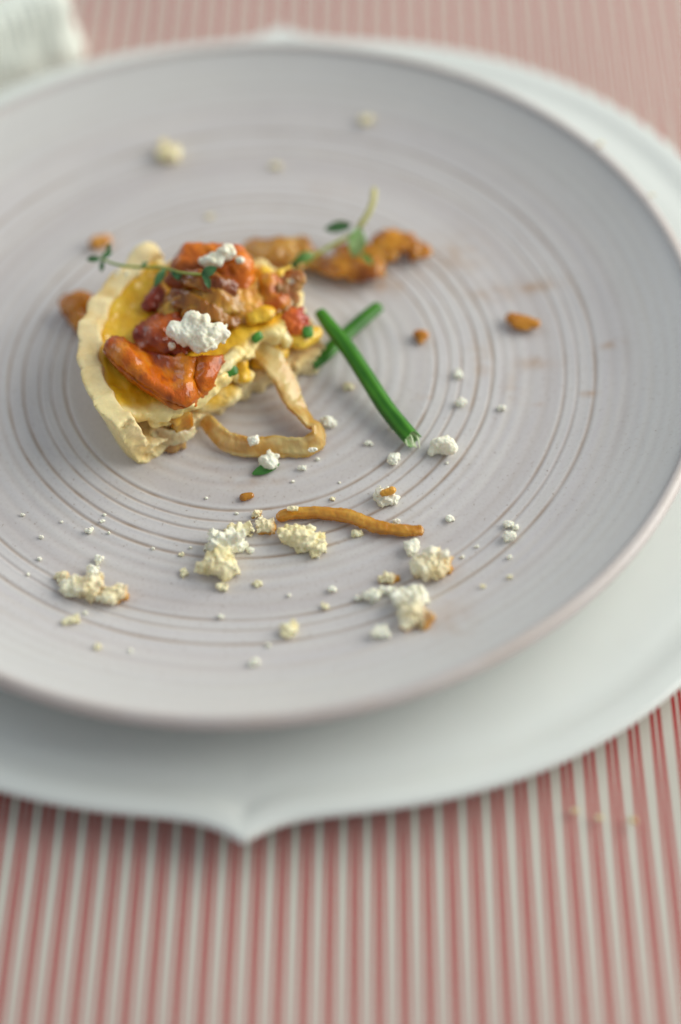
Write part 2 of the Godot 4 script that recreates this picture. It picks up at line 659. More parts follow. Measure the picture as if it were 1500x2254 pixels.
	tag(obj("dinner_plate", commit(v, grid(na, prof.size(), true, false), cols), mats.stoneware), "grey-white stoneware dinner plate with brown concentric grooves, holding the tart", "plate")


func make_napkin() -> void:
	# a thick ribbed fold of white cloth standing on edge
	var path := []
	var hx := 0.045
	var hz := 0.0065
	var rc := 0.005
	for c in [[hx - rc, hz - rc, 0.0], [-hx + rc, hz - rc, 90.0], [-hx + rc, -hz + rc, 180.0], [hx - rc, -hz + rc, 270.0]]:
		for i in 9:
			var a := deg_to_rad(c[2] + 90.0 * i / 8.0)
			path.append([Vector2(c[0] + cos(a) * rc, c[1] + sin(a) * rc), Vector2(cos(a), sin(a))])
	var dense := []
	for i in path.size():
		var a = path[i]
		var b = path[(i + 1) % path.size()]
		var n := maxi(1, int((b[0] - a[0]).length() / 0.0003))
		for s in n:
			var t := float(s) / n
			dense.append([(a[0] as Vector2).lerp(b[0], t), (a[1] as Vector2).lerp(b[1], t).normalized()])
	# profile: offset outwards, height, depth of ribs, how much of the footprint
	var prof := [[0.0, 0.0004, 0.0, 0.02], [0.0026, 0.0003, 0.3, 1.0], [0.0032, 0.0012, 0.6, 1.0], [0.0026, 0.0034, 1.0, 1.0], [0.0020, 0.0075, 1.0, 1.0], [0.0020, 0.0105, 1.0, 1.0], [0.0006, 0.0135, 1.0, 1.0], [0.0002, 0.020, 1.0, 1.0], [0.0004, 0.026, 1.0, 1.0], [-0.0004, 0.0284, 0.8, 1.0], [-0.0022, 0.0296, 0.5, 1.0], [0.0, 0.0298, 0.0, 0.02]]
	var v := PackedVector3Array()
	var cols := PackedColorArray()
	for p in prof:
		var run := 0.0
		for i in dense.size():
			var d = dense[i]
			run += 0.0003
			var q: Vector2 = d[0] * p[3] + d[1] * (p[0] + p[2] * 0.0006 * (absf(sin(run * PI / 0.0036)) - 0.6))
			var w := Vector3(q.x, p[1], q.y)
			w += Vector3(0, 0.0012, 0.0010) * nl.get_noise_3dv(w * 1.5) * minf(1.0, p[1] / 0.004)
			v.append(w)
			cols.append(Color(0.82, 0.86, 0.78))
	var o := obj("folded_napkin", commit(v, grid(dense.size(), prof.size(), true, false), cols), mats.napkin)
	var along := Vector3(-0.853, 0, 0.522)
	var back := Vector3(-0.522, 0, -0.853)
	o.transform = Transform3D(Basis(-along, Vector3.UP, -back), Vector3(-0.0700, 0, -0.1672) + along * hx + back * hz)
	tag(o, "white ribbed cloth fold standing blurred behind the plates at the back left", "napkin")


# ---------------------------------------------------------------- the tart
const TC := Vector2(0.003, 0.006)   # middle of the whole tart


func poly_dist(p: Vector2, poly: PackedVector2Array) -> float:
	var d := 1e9
	var s := 1.0
	var j := poly.size() - 1
	for i in poly.size():
		var e := poly[j] - poly[i]
		var w := p - poly[i]
		d = minf(d, (w - e * clampf(w.dot(e) / e.length_squared(), 0, 1)).length_squared())
		if (poly[i].y > p.y) != (poly[j].y > p.y) and p.x < e.x * (p.y - poly[i].y) / e.y + poly[i].x:
			s = -s
		j = i
	return s * sqrt(d)


func mix3(a: Color, b: Color, t: float) -> Color:
	return a.lerp(b, clampf(t, 0.0, 1.0))


func make_tart() -> void:
	var t := thing("tart_piece", "half-eaten piece of fluted yellow tart topped with orange squash and onion", "tart")
	var pale := Color(0.89, 0.72, 0.40)
	var tan := Color(0.74, 0.49, 0.17)
	var cream := Color(0.87, 0.69, 0.31)
	# --- pastry shell: fluted wall and broken base
	var base := PackedVector2Array([Vector2(-0.03146, 0.03569), Vector2(-0.02683, 0.03577), Vector2(-0.01853, 0.03127), Vector2(-0.01484, 0.02645), Vector2(-0.00985, 0.02002), Vector2(-0.00199, 0.01570), Vector2(0.00455, 0.01042), Vector2(0.01392, 0.00641), Vector2(0.01930, 0.00376), Vector2(0.02221, -0.00174), Vector2(0.01972, -0.01025), Vector2(0.01466, -0.01898), Vector2(0.00730, -0.03091), Vector2(-0.00860, -0.03727), Vector2(-0.02442, -0.03865), Vector2(-0.03059, -0.03477), Vector2(-0.0330, -0.045), Vector2(-0.07, -0.03), Vector2(-0.07, 0.05)])
	var wallcut := PackedVector2Array([Vector2(-0.03573, 0.04155), Vector2(-0.02643, 0.03578), Vector2(-0.02834, 0.03310), Vector2(-0.03024, 0.02967), Vector2(-0.02033, -0.01170), Vector2(-0.02434, -0.02147), Vector2(-0.02771, -0.03016), Vector2(-0.03151, -0.03373), Vector2(-0.031, -0.052), Vector2(-0.07, -0.045), Vector2(-0.075, 0.05)])
	var shell := func(p: Vector3) -> float:
		var y := p.y - FLOOR
		var xz := Vector2(p.x, p.z)
		var q := xz - TC
		var r := q.length()
		if r > 0.0560 or (y > 0.0090 and r < 0.0385):
			return 0.003
		var a := atan2(q.y, q.x)
		var rim := clampf(y / 0.020, 0, 1.1)
		var outer := 0.0470 + 0.0050 * rim + 0.0008 * rim * (sqrt(absf(sin(a * 14.0 + 0.5)) + 0.02) * 1.7 - 1.1)
		var thick := 0.0052 + 0.0012 * rim
		var wob := 0.0005 * nm.get_noise_3dv(p * 0.3) + 0.00004 * nz.get_noise_3dv(p)
		var lip := 0.0195 + 0.0012 * nl.get_noise_2d(a * 0.09, 3.0) + 0.0004 * absf(sin(a * 14.0 + 0.5))
		var rag := 0.0022 * nm.get_noise_3dv(p * 0.9) + 0.0007 * nz.get_noise_3dv(p)
		var wall := maxf(maxf(r - outer, outer - thick - r), maxf(y - lip, -y))
		wall = maxf(wall, poly_dist(xz, wallcut) + rag)
		var floor_ := maxf(maxf(r - outer, poly_dist(xz, base) + rag), maxf(y - 0.0058 - 0.0009 * nm.get_noise_3dv(p), -y))
		var h := maxf(0.0022 - absf(wall - floor_), 0.0)
		return minf(wall, floor_) - h * h / 0.0088 + wob
	var shell_paint := func(p: Vector3) -> Color:
		var c := mix3(pale, tan, 0.22 + 0.9 * nm.get_noise_3dv(p * 0.45) + 0.5 * nl.get_noise_3dv(p))
		var r := (Vector2(p.x, p.z) - TC).length()
		c = mix3(c, Color(0.88, 0.73, 0.36), 0.8 * smoothstep(0.010, 0.035, p.z) * smoothstep(0.043, 0.049, r) - 0.2)
		return c * (1.0 + 0.12 * nz.get_noise_3dv(p))
	obj("pastry_shell", field(Vector3(-0.056, FLOOR - 0.001, -0.049), Vector3(0.027, FLOOR + 0.0225, 0.047), 0.00062, shell, shell_paint), mats.pastry, t)
	# --- egg custard with a browned skin and a torn, pale edge
	var lipline := PackedVector2Array([Vector2(-0.02794, 0.03363), Vector2(-0.02118, 0.03188), Vector2(-0.01695, 0.03128), Vector2(-0.01221, 0.02774), Vector2(-0.00669, 0.02085), Vector2(-0.00234, 0.01526), Vector2(0.00076, 0.01029), Vector2(0.00457, 0.00547), Vector2(0.00871, 0.00333), Vector2(0.01293, -0.00032), Vector2(0.01651, -0.00457), Vector2(0.01542, -0.01296), Vector2(0.01033, -0.02366), Vector2(0.00537, -0.02710), Vector2(-0.00444, -0.03084), Vector2(-0.01694, -0.03015), Vector2(-0.02582, -0.02740), Vector2(-0.0300, -0.0345), Vector2(-0.07, -0.04), Vector2(-0.07, 0.04)])
	var body := func(p: Vector3) -> float:
		var y := p.y - FLOOR
		var xz := Vector2(p.x, p.z)
		var q := xz - TC
		var r := q.length()
		var top := 0.0168 + 0.0010 * nl.get_noise_3d(p.x, 0.0, p.z) + 0.0006 * nm.get_noise_3d(p.x, 0.2, p.z) + 0.0014 * smoothstep(0.0415, 0.0455, r)
		if r > 0.0490 or y > top + 0.002 or y < 0.003:
			return 0.002
		var rag := 0.0028 * nm.get_noise_3dv(p * 0.6) + 0.00025 * nz.get_noise_3dv(p * 0.6)
		var under := 0.0075 * (1.0 - smoothstep(0.0075, 0.0125, y))
		var d := maxf(poly_dist(xz, lipline) + rag + under, r - 0.0470)
		var e := maxf(y - top, 0.0045 - y)
		var h := maxf(0.002 - absf(d - e), 0.0)
		return maxf(d, e) + h * h / 0.008 + 0.00006 * nz.get_noise_3dv(p)
	var body_paint := func(p: Vector3) -> Color:
		var y := p.y - FLOOR
		var d := poly_dist(Vector2(p.x, p.z), lipline)
		var skin := smoothstep(0.0120, 0.0142, y) * smoothstep(0.0012, 0.0045, -d)
		var gold := mix3(Color(0.78, 0.40, 0.010), Color(0.85, 0.52, 0.04), 0.5 + 1.2 * nm.get_noise_3dv(p * 0.4))
		gold = mix3(gold, Color(0.52, 0.22, 0.008), 1.1 * nl.get_noise_3dv(p) - 0.15)
		var c := mix3(cream, Color(0.84, 0.55, 0.12), 0.15 + 1.2 * nm.get_noise_3dv(p * 0.5))
		c = mix3(c, gold, skin)
		return c * (1.0 + 0.08 * nz.get_noise_3dv(p))
	obj("custard_filling", field(Vector3(-0.046, FLOOR + 0.0035, -0.041), Vector3(0.022, FLOOR + 0.0195, 0.040), 0.00060, body, body_paint), mats.custard, t)
	# --- roasted squash
	var hue := func(dark: float, low: Color, high: Color) -> Callable:
		return func(p: Vector3) -> Color:
			var c := mix3(low, high, 0.5 + 1.1 * nm.get_noise_3dv(p * 0.5) + 0.5 * nl.get_noise_3dv(p) - dark)
			c = mix3(c, low * 0.45, smoothstep(0.30, 0.60, nm.get_noise_3dv(p * 1.1 + Vector3(0.3, 0, 0))) * 0.7)
			return c * (1.0 + 0.22 * nz.get_noise_3dv(p))
	var rust := Color(0.22, 0.022, 0.004)
	var orange := Color(0.56, 0.115, 0.003)
	var amber := Color(0.72, 0.235, 0.005)
	var front := [
		[Vector3(-0.03911, 0.03750, 0.00808), Vector3(-0.03951, 0.03920, 0.01148), Vector3(-0.04033, 0.03750, 0.01221), Vector3(-0.04006, 0.03420, 0.01130)],
		[Vector3(-0.03486, 0.03600, 0.00857), Vector3(-0.03562, 0.04040, 0.01501), Vector3(-0.03735, 0.03820, 0.01649), Vector3(-0.03721, 0.03380, 0.01565)],
		[Vector3(-0.02990, 0.03440, 0.01151), Vector3(-0.03070, 0.04020, 0.01936), Vector3(-0.03283, 0.03840, 0.02154), Vector3(-0.03234, 0.03320, 0.02106)],
		[Vector3(-0.02551, 0.03420, 0.01177), Vector3(-0.02599, 0.03520, 0.01823), Vector3(-0.02654, 0.03860, 0.02674), Vector3(-0.02559, 0.03300, 0.02714)],
		[Vector3(-0.01998, 0.03660, 0.01519), Vector3(-0.02005, 0.03480, 0.02098), Vector3(-0.01971, 0.03700, 0.03045), Vector3(-0.01938, 0.03220, 0.03122)],
		[Vector3(-0.01613, 0.03760, 0.01619), Vector3(-0.01586, 0.03640, 0.02252), Vector3(-0.01592, 0.03660, 0.02948), Vector3(-0.01555, 0.03180, 0.03060)],
		[Vector3(-0.01347, 0.03600, 0.01476), Vector3(-0.01356, 0.03460, 0.02005), Vector3(-0.01351, 0.03460, 0.02531), Vector3(-0.01265, 0.03140, 0.02736)],
		[Vector3(-0.00961, 0.03720, 0.01595), Vector3(-0.01020, 0.03660, 0.02052), Vector3(-0.01108, 0.03580, 0.02469), Vector3(-0.01090, 0.03160, 0.02548)],
		[Vector3(-0.00571, 0.03500, 0.01346), Vector3(-0.00627, 0.03500, 0.01808), Vector3(-0.00801, 0.03380, 0.02190), Vector3(-0.00893, 0.03150, 0.02333)]]
	var front_paint := func(p: Vector3) -> Color:
		var c := mix3(orange, amber, 0.25 + 1.3 * nm.get_noise_3dv(p * 0.5))
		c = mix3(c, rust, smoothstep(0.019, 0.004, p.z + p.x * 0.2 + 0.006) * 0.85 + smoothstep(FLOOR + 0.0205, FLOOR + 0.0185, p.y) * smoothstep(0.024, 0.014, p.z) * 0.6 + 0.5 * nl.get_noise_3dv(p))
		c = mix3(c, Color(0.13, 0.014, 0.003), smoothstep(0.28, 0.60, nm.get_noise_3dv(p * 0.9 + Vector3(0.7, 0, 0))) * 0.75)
		return c * (1.0 + 0.25 * nz.get_noise_3dv(p * Vector3(1, 1, 1)))
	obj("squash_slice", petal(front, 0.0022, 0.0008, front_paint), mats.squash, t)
	obj("squash_slice", petal([
		[Vector3(-0.03070, 0.03240, -0.00118), Vector3(-0.03353, 0.03440, 0.00435), Vector3(-0.03153, 0.03280, 0.00836), Vector3(-0.02945, 0.03200, 0.01236)],
		[Vector3(-0.02677, 0.03480, -0.00287), Vector3(-0.02840, 0.03560, 0.00303), Vector3(-0.02650, 0.03660, 0.00912), Vector3(-0.02486, 0.03240, 0.01246)],
		[Vector3(-0.02270, 0.03360, -0.00469), Vector3(-0.02228, 0.03740, 0.00341), Vector3(-0.02131, 0.03480, 0.00608), Vector3(-0.01937, 0.03440, 0.01191)],
		[Vector3(-0.01773, 0.03540, -0.00620), Vector3(-0.01815, 0.03580, -0.00061), Vector3(-0.01652, 0.03680, 0.00680), Vector3(-0.01581, 0.03360, 0.01051)],
		[Vector3(-0.01254, 0.03360, -0.00710), Vector3(-0.01288, 0.03520, -0.00145), Vector3(-0.01183, 0.03460, 0.00390), Vector3(-0.01088, 0.03340, 0.00862)]], 0.0022, 0.0014, hue.call(0.15, rust, Color(0.56, 0.115, 0.006))), mats.squash, t)
	var small_paint := func(p: Vector3) -> Color:
		var s := smoothstep(Vector3(-0.02606, 0.03600, -0.00994).x, Vector3(-0.02415, 0.03600, -0.00990).x, p.x + 0.002 * nm.get_noise_3dv(p))
		return mix3(Color(0.24, 0.028, 0.006), Color(0.78, 0.36, 0.03), s) * (1.0 + 0.15 * nz.get_noise_3dv(p))
	obj("squash_slice", lump([[Vector3(-0.02844, 0.03500, -0.00758), Vector3(-0.02610, 0.03650, -0.01134), 0.0030, 0.0026], [Vector3(-0.02610, 0.03650, -0.01134), Vector3(-0.02327, 0.03600, -0.00893), 0.0026, 0.0018], [Vector3(-0.02612, 0.03400, -0.00775), Vector3(-0.02313, 0.03400, -0.00769), 0.0030, 0.0020]], 0.0010, 0.00045, 0.0011, 300.0, small_paint, 5, 1.4), mats.squash, t)
	var block_paint := func(p: Vector3) -> Color:
		var c := mix3(orange, Color(0.74, 0.22, 0.012), 0.5 + nm.get_noise_3dv(p * 0.5))
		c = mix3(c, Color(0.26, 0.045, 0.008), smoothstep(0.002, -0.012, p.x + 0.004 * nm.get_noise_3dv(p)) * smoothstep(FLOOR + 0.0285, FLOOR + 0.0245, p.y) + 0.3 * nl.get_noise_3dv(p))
		return c * (1.0 + 0.16 * nz.get_noise_3dv(p))
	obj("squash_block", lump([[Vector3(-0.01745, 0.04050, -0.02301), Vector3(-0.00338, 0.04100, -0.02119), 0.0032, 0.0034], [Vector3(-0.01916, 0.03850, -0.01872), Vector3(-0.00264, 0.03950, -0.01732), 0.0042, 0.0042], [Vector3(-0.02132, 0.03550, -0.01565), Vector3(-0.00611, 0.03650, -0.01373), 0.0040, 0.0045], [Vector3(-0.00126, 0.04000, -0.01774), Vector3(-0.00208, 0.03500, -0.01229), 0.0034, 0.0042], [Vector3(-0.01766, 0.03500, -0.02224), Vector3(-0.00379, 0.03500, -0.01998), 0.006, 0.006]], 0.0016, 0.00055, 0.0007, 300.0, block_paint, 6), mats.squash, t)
	obj("squash_slice", lump([[Vector3(-0.00333, 0.03450, -0.00902), Vector3(0.00121, 0.03400, -0.01320), 0.0042, 0.0038], [Vector3(-0.00726, 0.03350, -0.00446), Vector3(-0.00059, 0.03300, -0.00573), 0.0036, 0.0036], [Vector3(-0.00061, 0.03250, -0.00528), Vector3(0.00469, 0.03300, -0.00937), 0.0040, 0.0030]], 0.0025, 0.0006, 0.0009, 300.0, hue.call(-0.1, Color(0.62, 0.22, 0.02), Color(0.82, 0.46, 0.08)), 7), mats.custard, t)
	obj("squash_slice", lump([[Vector3(0.00639, 0.03650, -0.01402), Vector3(0.00743, 0.03300, -0.00875), 0.0030, 0.0034], [Vector3(0.00902, 0.03500, -0.01394), Vector3(0.00988, 0.03300, -0.00869), 0.0026, 0.0030]], 0.0012, 0.0005, 0.0006, 330.0, hue.call(0.05, Color(0.52, 0.12, 0.01), Color(0.80, 0.36, 0.02)), 8), mats.squash, t)
	obj("squash_slice", lump([[Vector3(0.01330, 0.03100, -0.00344), Vector3(0.01522, 0.02850, -0.00281), 0.0038, 0.0034], [Vector3(0.01421, 0.03150, -0.00593), Vector3(0.01585, 0.03100, -0.00451), 0.0026, 0.0024]], 0.0012, 0.00045, 0.0012, 260.0, hue.call(0.1, Color(0.42, 0.05, 0.02), Color(0.72, 0.16, 0.015)), 9, 1.5), mats.squash, t)
	# --- torn bits of egg along the open side
	var egg := hue.call(-0.05, Color(0.84, 0.52, 0.07), Color(0.88, 0.74, 0.40))
	var yolk := hue.call(0.0, Color(0.80, 0.42, 0.02), Color(0.88, 0.56, 0.06))
	for b in [
		[[Vector3(0.00481, 0.03600, -0.01916), Vector3(0.00599, 0.03500, -0.01496), 0.0022, 0.0024], yolk], [[Vector3(0.00239, 0.03450, -0.00142), Vector3(0.00569, 0.03450, -0.00321), 0.0024, 0.0028], yolk], [[Vector3(0.00910, 0.03300, -0.02074), Vector3(0.01132, 0.03200, -0.02267), 0.0022, 0.002], yolk],
		[[Vector3(-0.00552, 0.02800, 0.01277), Vector3(-0.00037, 0.02500, 0.01339), 0.0030, 0.0026], egg], [[Vector3(-0.00214, 0.02950, 0.01115), Vector3(-0.00093, 0.02600, 0.01428), 0.0024, 0.0022], yolk], [[Vector3(0.00395, 0.02400, 0.00530), Vector3(0.00867, 0.02500, 0.00264), 0.0036, 0.0036], yolk],
		[[Vector3(0.00999, 0.03000, 0.00091), Vector3(0.01154, 0.02800, 0.00219), 0.0022, 0.0022], egg], 
		[[Vector3(0.01473, 0.02600, -0.00092), Vector3(0.01938, 0.02500, -0.00363), 0.0040, 0.0030], yolk], [[Vector3(-0.00757, 0.03250, 0.01737), Vector3(-0.00192, 0.03250, 0.01086), 0.0024, 0.0026], egg],
		[[Vector3(-0.02625, 0.02900, 0.02969), Vector3(-0.01974, 0.02900, 0.02894), 0.0030, 0.0030], egg], [[Vector3(-0.02521, 0.02600, 0.03057), Vector3(-0.02224, 0.02600, 0.02975), 0.0026, 0.0024], egg], [[Vector3(-0.01303, 0.02200, 0.01976), Vector3(-0.00579, 0.02200, 0.01741), 0.0042, 0.0042], egg]]:
		obj("egg_curd", lump([b[0]], 0.001, 0.0005, 0.0010, 170.0, b[1], rng.randi() % 1000, 1.3), mats.custard, t)
	# --- glossy onion jam between the pieces
	var jam_parts := []
	for c in [Vector3(-0.01972, 0.03350, -0.00886), Vector3(-0.01432, 0.03450, -0.01116), Vector3(-0.00879, 0.03400, -0.00869), Vector3(-0.00319, 0.03380, -0.01065), Vector3(-0.01154, 0.03350, -0.00362), Vector3(-0.00556, 0.03320, -0.00247), Vector3(0.00022, 0.03280, -0.00218), Vector3(0.00223, 0.03320, -0.01018), Vector3(-0.02277, 0.03320, -0.00322), Vector3(0.00612, 0.03200, -0.00562)]:
		jam_parts.append([c, c + Vector3(rng.randf_range(-1, 1), 0.2, rng.randf_range(-1, 1)) * 0.004, rng.randf_range(0.0026, 0.0038), rng.randf_range(0.0018, 0.003)])
	obj("onion_jam", lump(jam_parts, 0.0014, 0.0005, 0.0012, 260.0, hue.call(0.0, Color(0.40, 0.11, 0.008), Color(0.76, 0.36, 0.04)), 61, 1.3), mats.onion, t)
	# --- caramelised onion on top and in the cut end
	var caramel := hue.call(0.0, Color(0.22, 0.055, 0.005), Color(0.56, 0.22, 0.020))
	var clear := hue.call(0.0, Color(0.54, 0.21, 0.015), Color(0.82, 0.46, 0.08))
	for row in [
		[[[Vector3(-0.02317, 0.03850, -0.00741), 0.0022, 0.0012], [Vector3(-0.01743, 0.03950, -0.00349), 0.0030, 0.0014], [Vector3(-0.01061, 0.03850, 0.00031), 0.0032, 0.0014], [Vector3(-0.00491, 0.03600, -0.00199), 0.0022, 0.0012]], caramel],
		[[[Vector3(-0.01621, 0.04050, -0.00715), 0.0026, 0.0014], [Vector3(-0.01135, 0.04050, -0.00424), 0.0034, 0.0016], [Vector3(-0.00544, 0.03850, -0.00328), 0.0034, 0.0015], [Vector3(0.00020, 0.03500, -0.00658), 0.0024, 0.0012]], clear],
		[[[Vector3(-0.01899, 0.04250, -0.01180), 0.0024, 0.0012], [Vector3(-0.01328, 0.04350, -0.00784), 0.0032, 0.0014], [Vector3(-0.00734, 0.04200, -0.00696), 0.0034, 0.0014], [Vector3(-0.00292, 0.03850, -0.00695), 0.0026, 0.0012]], caramel],
		[[[Vector3(-0.01868, 0.03750, 0.00102), 0.0020, 0.0012], [Vector3(-0.01330, 0.03850, -0.00012), 0.0026, 0.0012], [Vector3(-0.00677, 0.03650, 0.00031), 0.0026, 0.0012], [Vector3(-0.00161, 0.03400, 0.00023), 0.0020, 0.0010]], caramel],
		[[[Vector3(-0.02427, 0.03700, -0.00144), 0.0018, 0.0010], [Vector3(-0.02001, 0.03800, -0.00371), 0.0024, 0.0011], [Vector3(-0.01553, 0.03950, -0.00531), 0.0022, 0.0011]], hue.call(0.0, Color(0.58, 0.20, 0.02), Color(0.78, 0.42, 0.06))]]:
		var rows := []
		for r in row[0]:
			rows.append([r[0], r[1], r[2], (Vector3(0.1, 0.85, 0.5) + Vector3(rng.randf_range(-0.3, 0.3), 0, rng.randf_range(-0.3, 0.3))).normalized()])
		obj("onion_strip", ribbon(rows, 12, 16, 0.0009, row[1]), mats.onion, t)
	for row in [
		[[Vector3(0.00895, 0.03550, -0.01688), Vector3(0.01050, 0.03650, -0.01279), Vector3(0.01000, 0.03550, -0.00963), Vector3(0.01182, 0.03350, -0.00816), Vector3(0.01124, 0.03150, -0.00562)], 0.0016],
		[[Vector3(0.01078, 0.03650, -0.01698), Vector3(0.01362, 0.03800, -0.01597), Vector3(0.01620, 0.03750, -0.01470), Vector3(0.01535, 0.03600, -0.01318), Vector3(0.01261, 0.03550, -0.01298)], 0.0013],
		[[Vector3(0.01152, 0.03500, -0.01198), Vector3(0.01352, 0.03350, -0.01058), Vector3(0.01286, 0.03250, -0.00780)], 0.0015]]:
		var rows := []
		for r in row[0]:
			rows.append([r, row[1], row[1] * 0.6, Vector3(0.4, 0.7, 0.5).normalized()])
		obj("onion_strip", ribbon(rows, 10, 12, 0.0008, hue.call(-0.1, Color(0.34, 0.12, 0.03), Color(0.66, 0.36, 0.12))), mats.onion, t)
	obj("onion_strip", ribbon([[Vector3(-0.02711, 0.02400, 0.03106), 0.0020, 0.0012, Vector3(0, 0.5, 0.9)], [Vector3(-0.02234, 0.02080, 0.03257), 0.0026, 0.0016, Vector3(0, 0.5, 0.9)], [Vector3(-0.01787, 0.02020, 0.03093), 0.0024, 0.0016, Vector3(0, 0.5, 0.9)], [Vector3(-0.01555, 0.02000, 0.02784), 0.0022, 0.0014, Vector3(0.3, 0.5, 0.8)]], 12, 16, 0.0006, hue.call(-0.2, Color(0.56, 0.28, 0.07), Color(0.84, 0.68, 0.40))), mats.onion, t)
	obj("onion_strip", ribbon([[Vector3(-0.02595, 0.01960, 0.03027), 0.0022, 0.0018, Vector3(0, 0.6, 0.8)], [Vector3(-0.02196, 0.01820, 0.03245), 0.0030, 0.0020, Vector3(0, 0.6, 0.8)], [Vector3(-0.01737, 0.01820, 0.03149), 0.0026, 0.0020, Vector3(0, 0.6, 0.8)]], 12, 16, 0.0005, hue.call(0.0, Color(0.46, 0.20, 0.05), Color(0.70, 0.40, 0.14))), mats.onion, t)
	obj("onion_strip", ribbon([[Vector3(-0.01968, 0.02900, 0.02981), 0.0026, 0.0014, Vector3(0.6, 0.2, 0.7)], [Vector3(-0.01812, 0.02500, 0.02983), 0.0032, 0.0016, Vector3(0.6, 0.2, 0.7)], [Vector3(-0.01875, 0.02100, 0.03038), 0.0028, 0.0015, Vector3(0.6, 0.2, 0.7)]], 12, 16, 0.0007, clear), mats.onion, t)
	# --- chopped chives baked into the filling
	for b in [[Vector3(0.00202, 0.03250, 0.00622), Vector3(0.00492, 0.03320, 0.00384), 0.0013], [Vector3(-0.00634, 0.03100, 0.01798), Vector3(-0.00181, 0.03100, 0.01594), 0.0015], [Vector3(-0.00463, 0.02800, 0.01744), Vector3(-0.00904, 0.02900, 0.02038), 0.0010], [Vector3(0.01626, 0.02900, 0.00010), Vector3(0.01959, 0.02850, -0.00123), 0.0019], [Vector3(0.00377, 0.03450, -0.01877), Vector3(0.00253, 0.03500, -0.01984), 0.0010], [Vector3(0.01701, 0.02800, -0.00624), Vector3(0.01644, 0.02850, -0.00878), 0.0010]]:
		var w: float = b[2]
		obj("chive_piece", ribbon([[b[0], w, w * 0.6, Vector3(0.3, 0.8, 0.5)], [(b[0] + b[1]) * 0.5 + Vector3(0, 0.0004, 0), w, w * 0.6, Vector3(0.3, 0.8, 0.5)], [b[1], w, w * 0.6, Vector3(0.3, 0.8, 0.5)]], 6, 12, 0.0002, hue.call(0.0, Color(0.02, 0.11, 0.01), Color(0.07, 0.26, 0.03))), mats.herb, t)


func grains(size: Vector3, n: int, g: float, sd: int) -> Array:
	var r := RandomNumberGenerator.new()
	r.seed = sd
	var out := []
	var cores := []
	for i in 5:
		var q := minf(size.y, minf(size.x, size.z)) * r.randf_range(0.22, 0.42)
		var a := r.randf_range(0, TAU)
		var e := sqrt(r.randf()) * 0.5
		var p := Vector3(cos(a) * e * maxf(size.x - 2.0 * q, 0.0), q * 0.85 + r.randf() * r.randf() * maxf(size.y - 2.2 * q, 0.0), sin(a) * e * maxf(size.z - 2.0 * q, 0.0))
		if i < 2:
			p.x = (i - 0.5) * maxf(size.x - 2.0 * q, 0.0)
		cores.append([p, q])
		var turn := Vector3(r.randf_range(-1, 1), r.randf_range(-0.3, 0.6), r.randf_range(-1, 1)) * q * 0.9
		out.append([p, p + turn, q, q * r.randf_range(0.3, 0.8)])
	var mid := Vector3(0, size.y * 0.36, 0)
	out.append([mid - Vector3(size.x * 0.2, 0, 0), mid + Vector3(size.x * 0.2, 0, 0), minf(size.y, size.z) * 0.30, minf(size.y, size.z) * 0.26])
	for i in n:
		var c = cores[r.randi() % 5]
		var d := Vector3(r.randfn(), r.randfn() + 0.25, r.randfn()).normalized()
		var q := r.randf_range(0.45, 1.35) * g
		var p: Vector3 = c[0] + d * (c[1] * r.randf_range(0.85, 1.05))
		p.y = maxf(p.y, q * 0.7)
		out.append([p, p + Vector3(r.randf_range(-1, 1), r.randf_range(-0.4, 0.8), r.randf_range(-1, 1)) * q * 0.8, q, q * r.randf_range(0.4, 0.9)])
	return out


# a broken crumb: a heap of small tilted blocks with rough faces
func shards(size: Vector3, n: int, cell: float, paint: Callable, sd: int) -> ArrayMesh:
	var r := RandomNumberGenerator.new()
	r.seed = sd
	var noise := FastNoiseLite.new()
	noise.seed = sd
	noise.noise_type = FastNoiseLite.TYPE_SIMPLEX_SMOOTH
	noise.frequency = 520.0
	noise.fractal_octaves = 4
	noise.fractal_gain = 0.65
	var least := minf(size.y, minf(size.x, size.z))
	var boxes := []
	for i in n:
		var h := Vector3(r.randf_range(0.5, 1.2), r.randf_range(0.4, 0.9), r.randf_range(0.5, 1.2)) * least * (0.36 if i == 0 else r.randf_range(0.14, 0.32))
		var e := sqrt(r.randf()) * 0.5 if i > 0 else 0.0
		var a := r.randf_range(0, TAU)
		var q := h.length() * 0.75
		var p := Vector3(cos(a) * e * maxf(size.x - 1.6 * q, 0.0), h.y + r.randf() * r.randf() * maxf(size.y - 2.0 * h.y, 0.0), sin(a) * e * maxf(size.z - 1.6 * q, 0.0))
		var bas := Basis.from_euler(Vector3(r.randf_range(-0.7, 0.7), r.randf_range(0, TAU), r.randf_range(-0.7, 0.7)))
		boxes.append([Transform3D(bas, p).affine_inverse(), h])
	# a low slab holds the blocks together
	boxes.append([Transform3D(Basis.from_euler(Vector3(0.1, r.randf_range(-0.5, 0.5), 0.1)), Vector3(0, size.y * 0.3, 0)).affine_inverse(), Vector3(size.x * 0.30, size.y * 0.24, size.z * 0.26)])
	var amp := minf(0.0009, least * 0.16)
	var soft := least * 0.10
	var f := func(p: Vector3) -> float:
		var d := 1.0
		for b in boxes:
			var q: Vector3 = ((b[0] as Transform3D) * p).abs() - b[1]
			var e := q.max(Vector3.ZERO).length() + minf(maxf(q.x, maxf(q.y, q.z)), 0.0)
			var h := maxf(soft - absf(d - e), 0.0)
			d = minf(d, e) - h * h / (4.0 * soft)
		return d + amp * noise.get_noise_3dv(p) if absf(d) < amp * 1.5 + cell * 2.0 else d
	return field(Vector3(-size.x * 0.62, -size.y * 0.12, -size.z * 0.62), Vector3(size.x * 0.62, size.y * 1.15, size.z * 0.62), cell, f, paint)


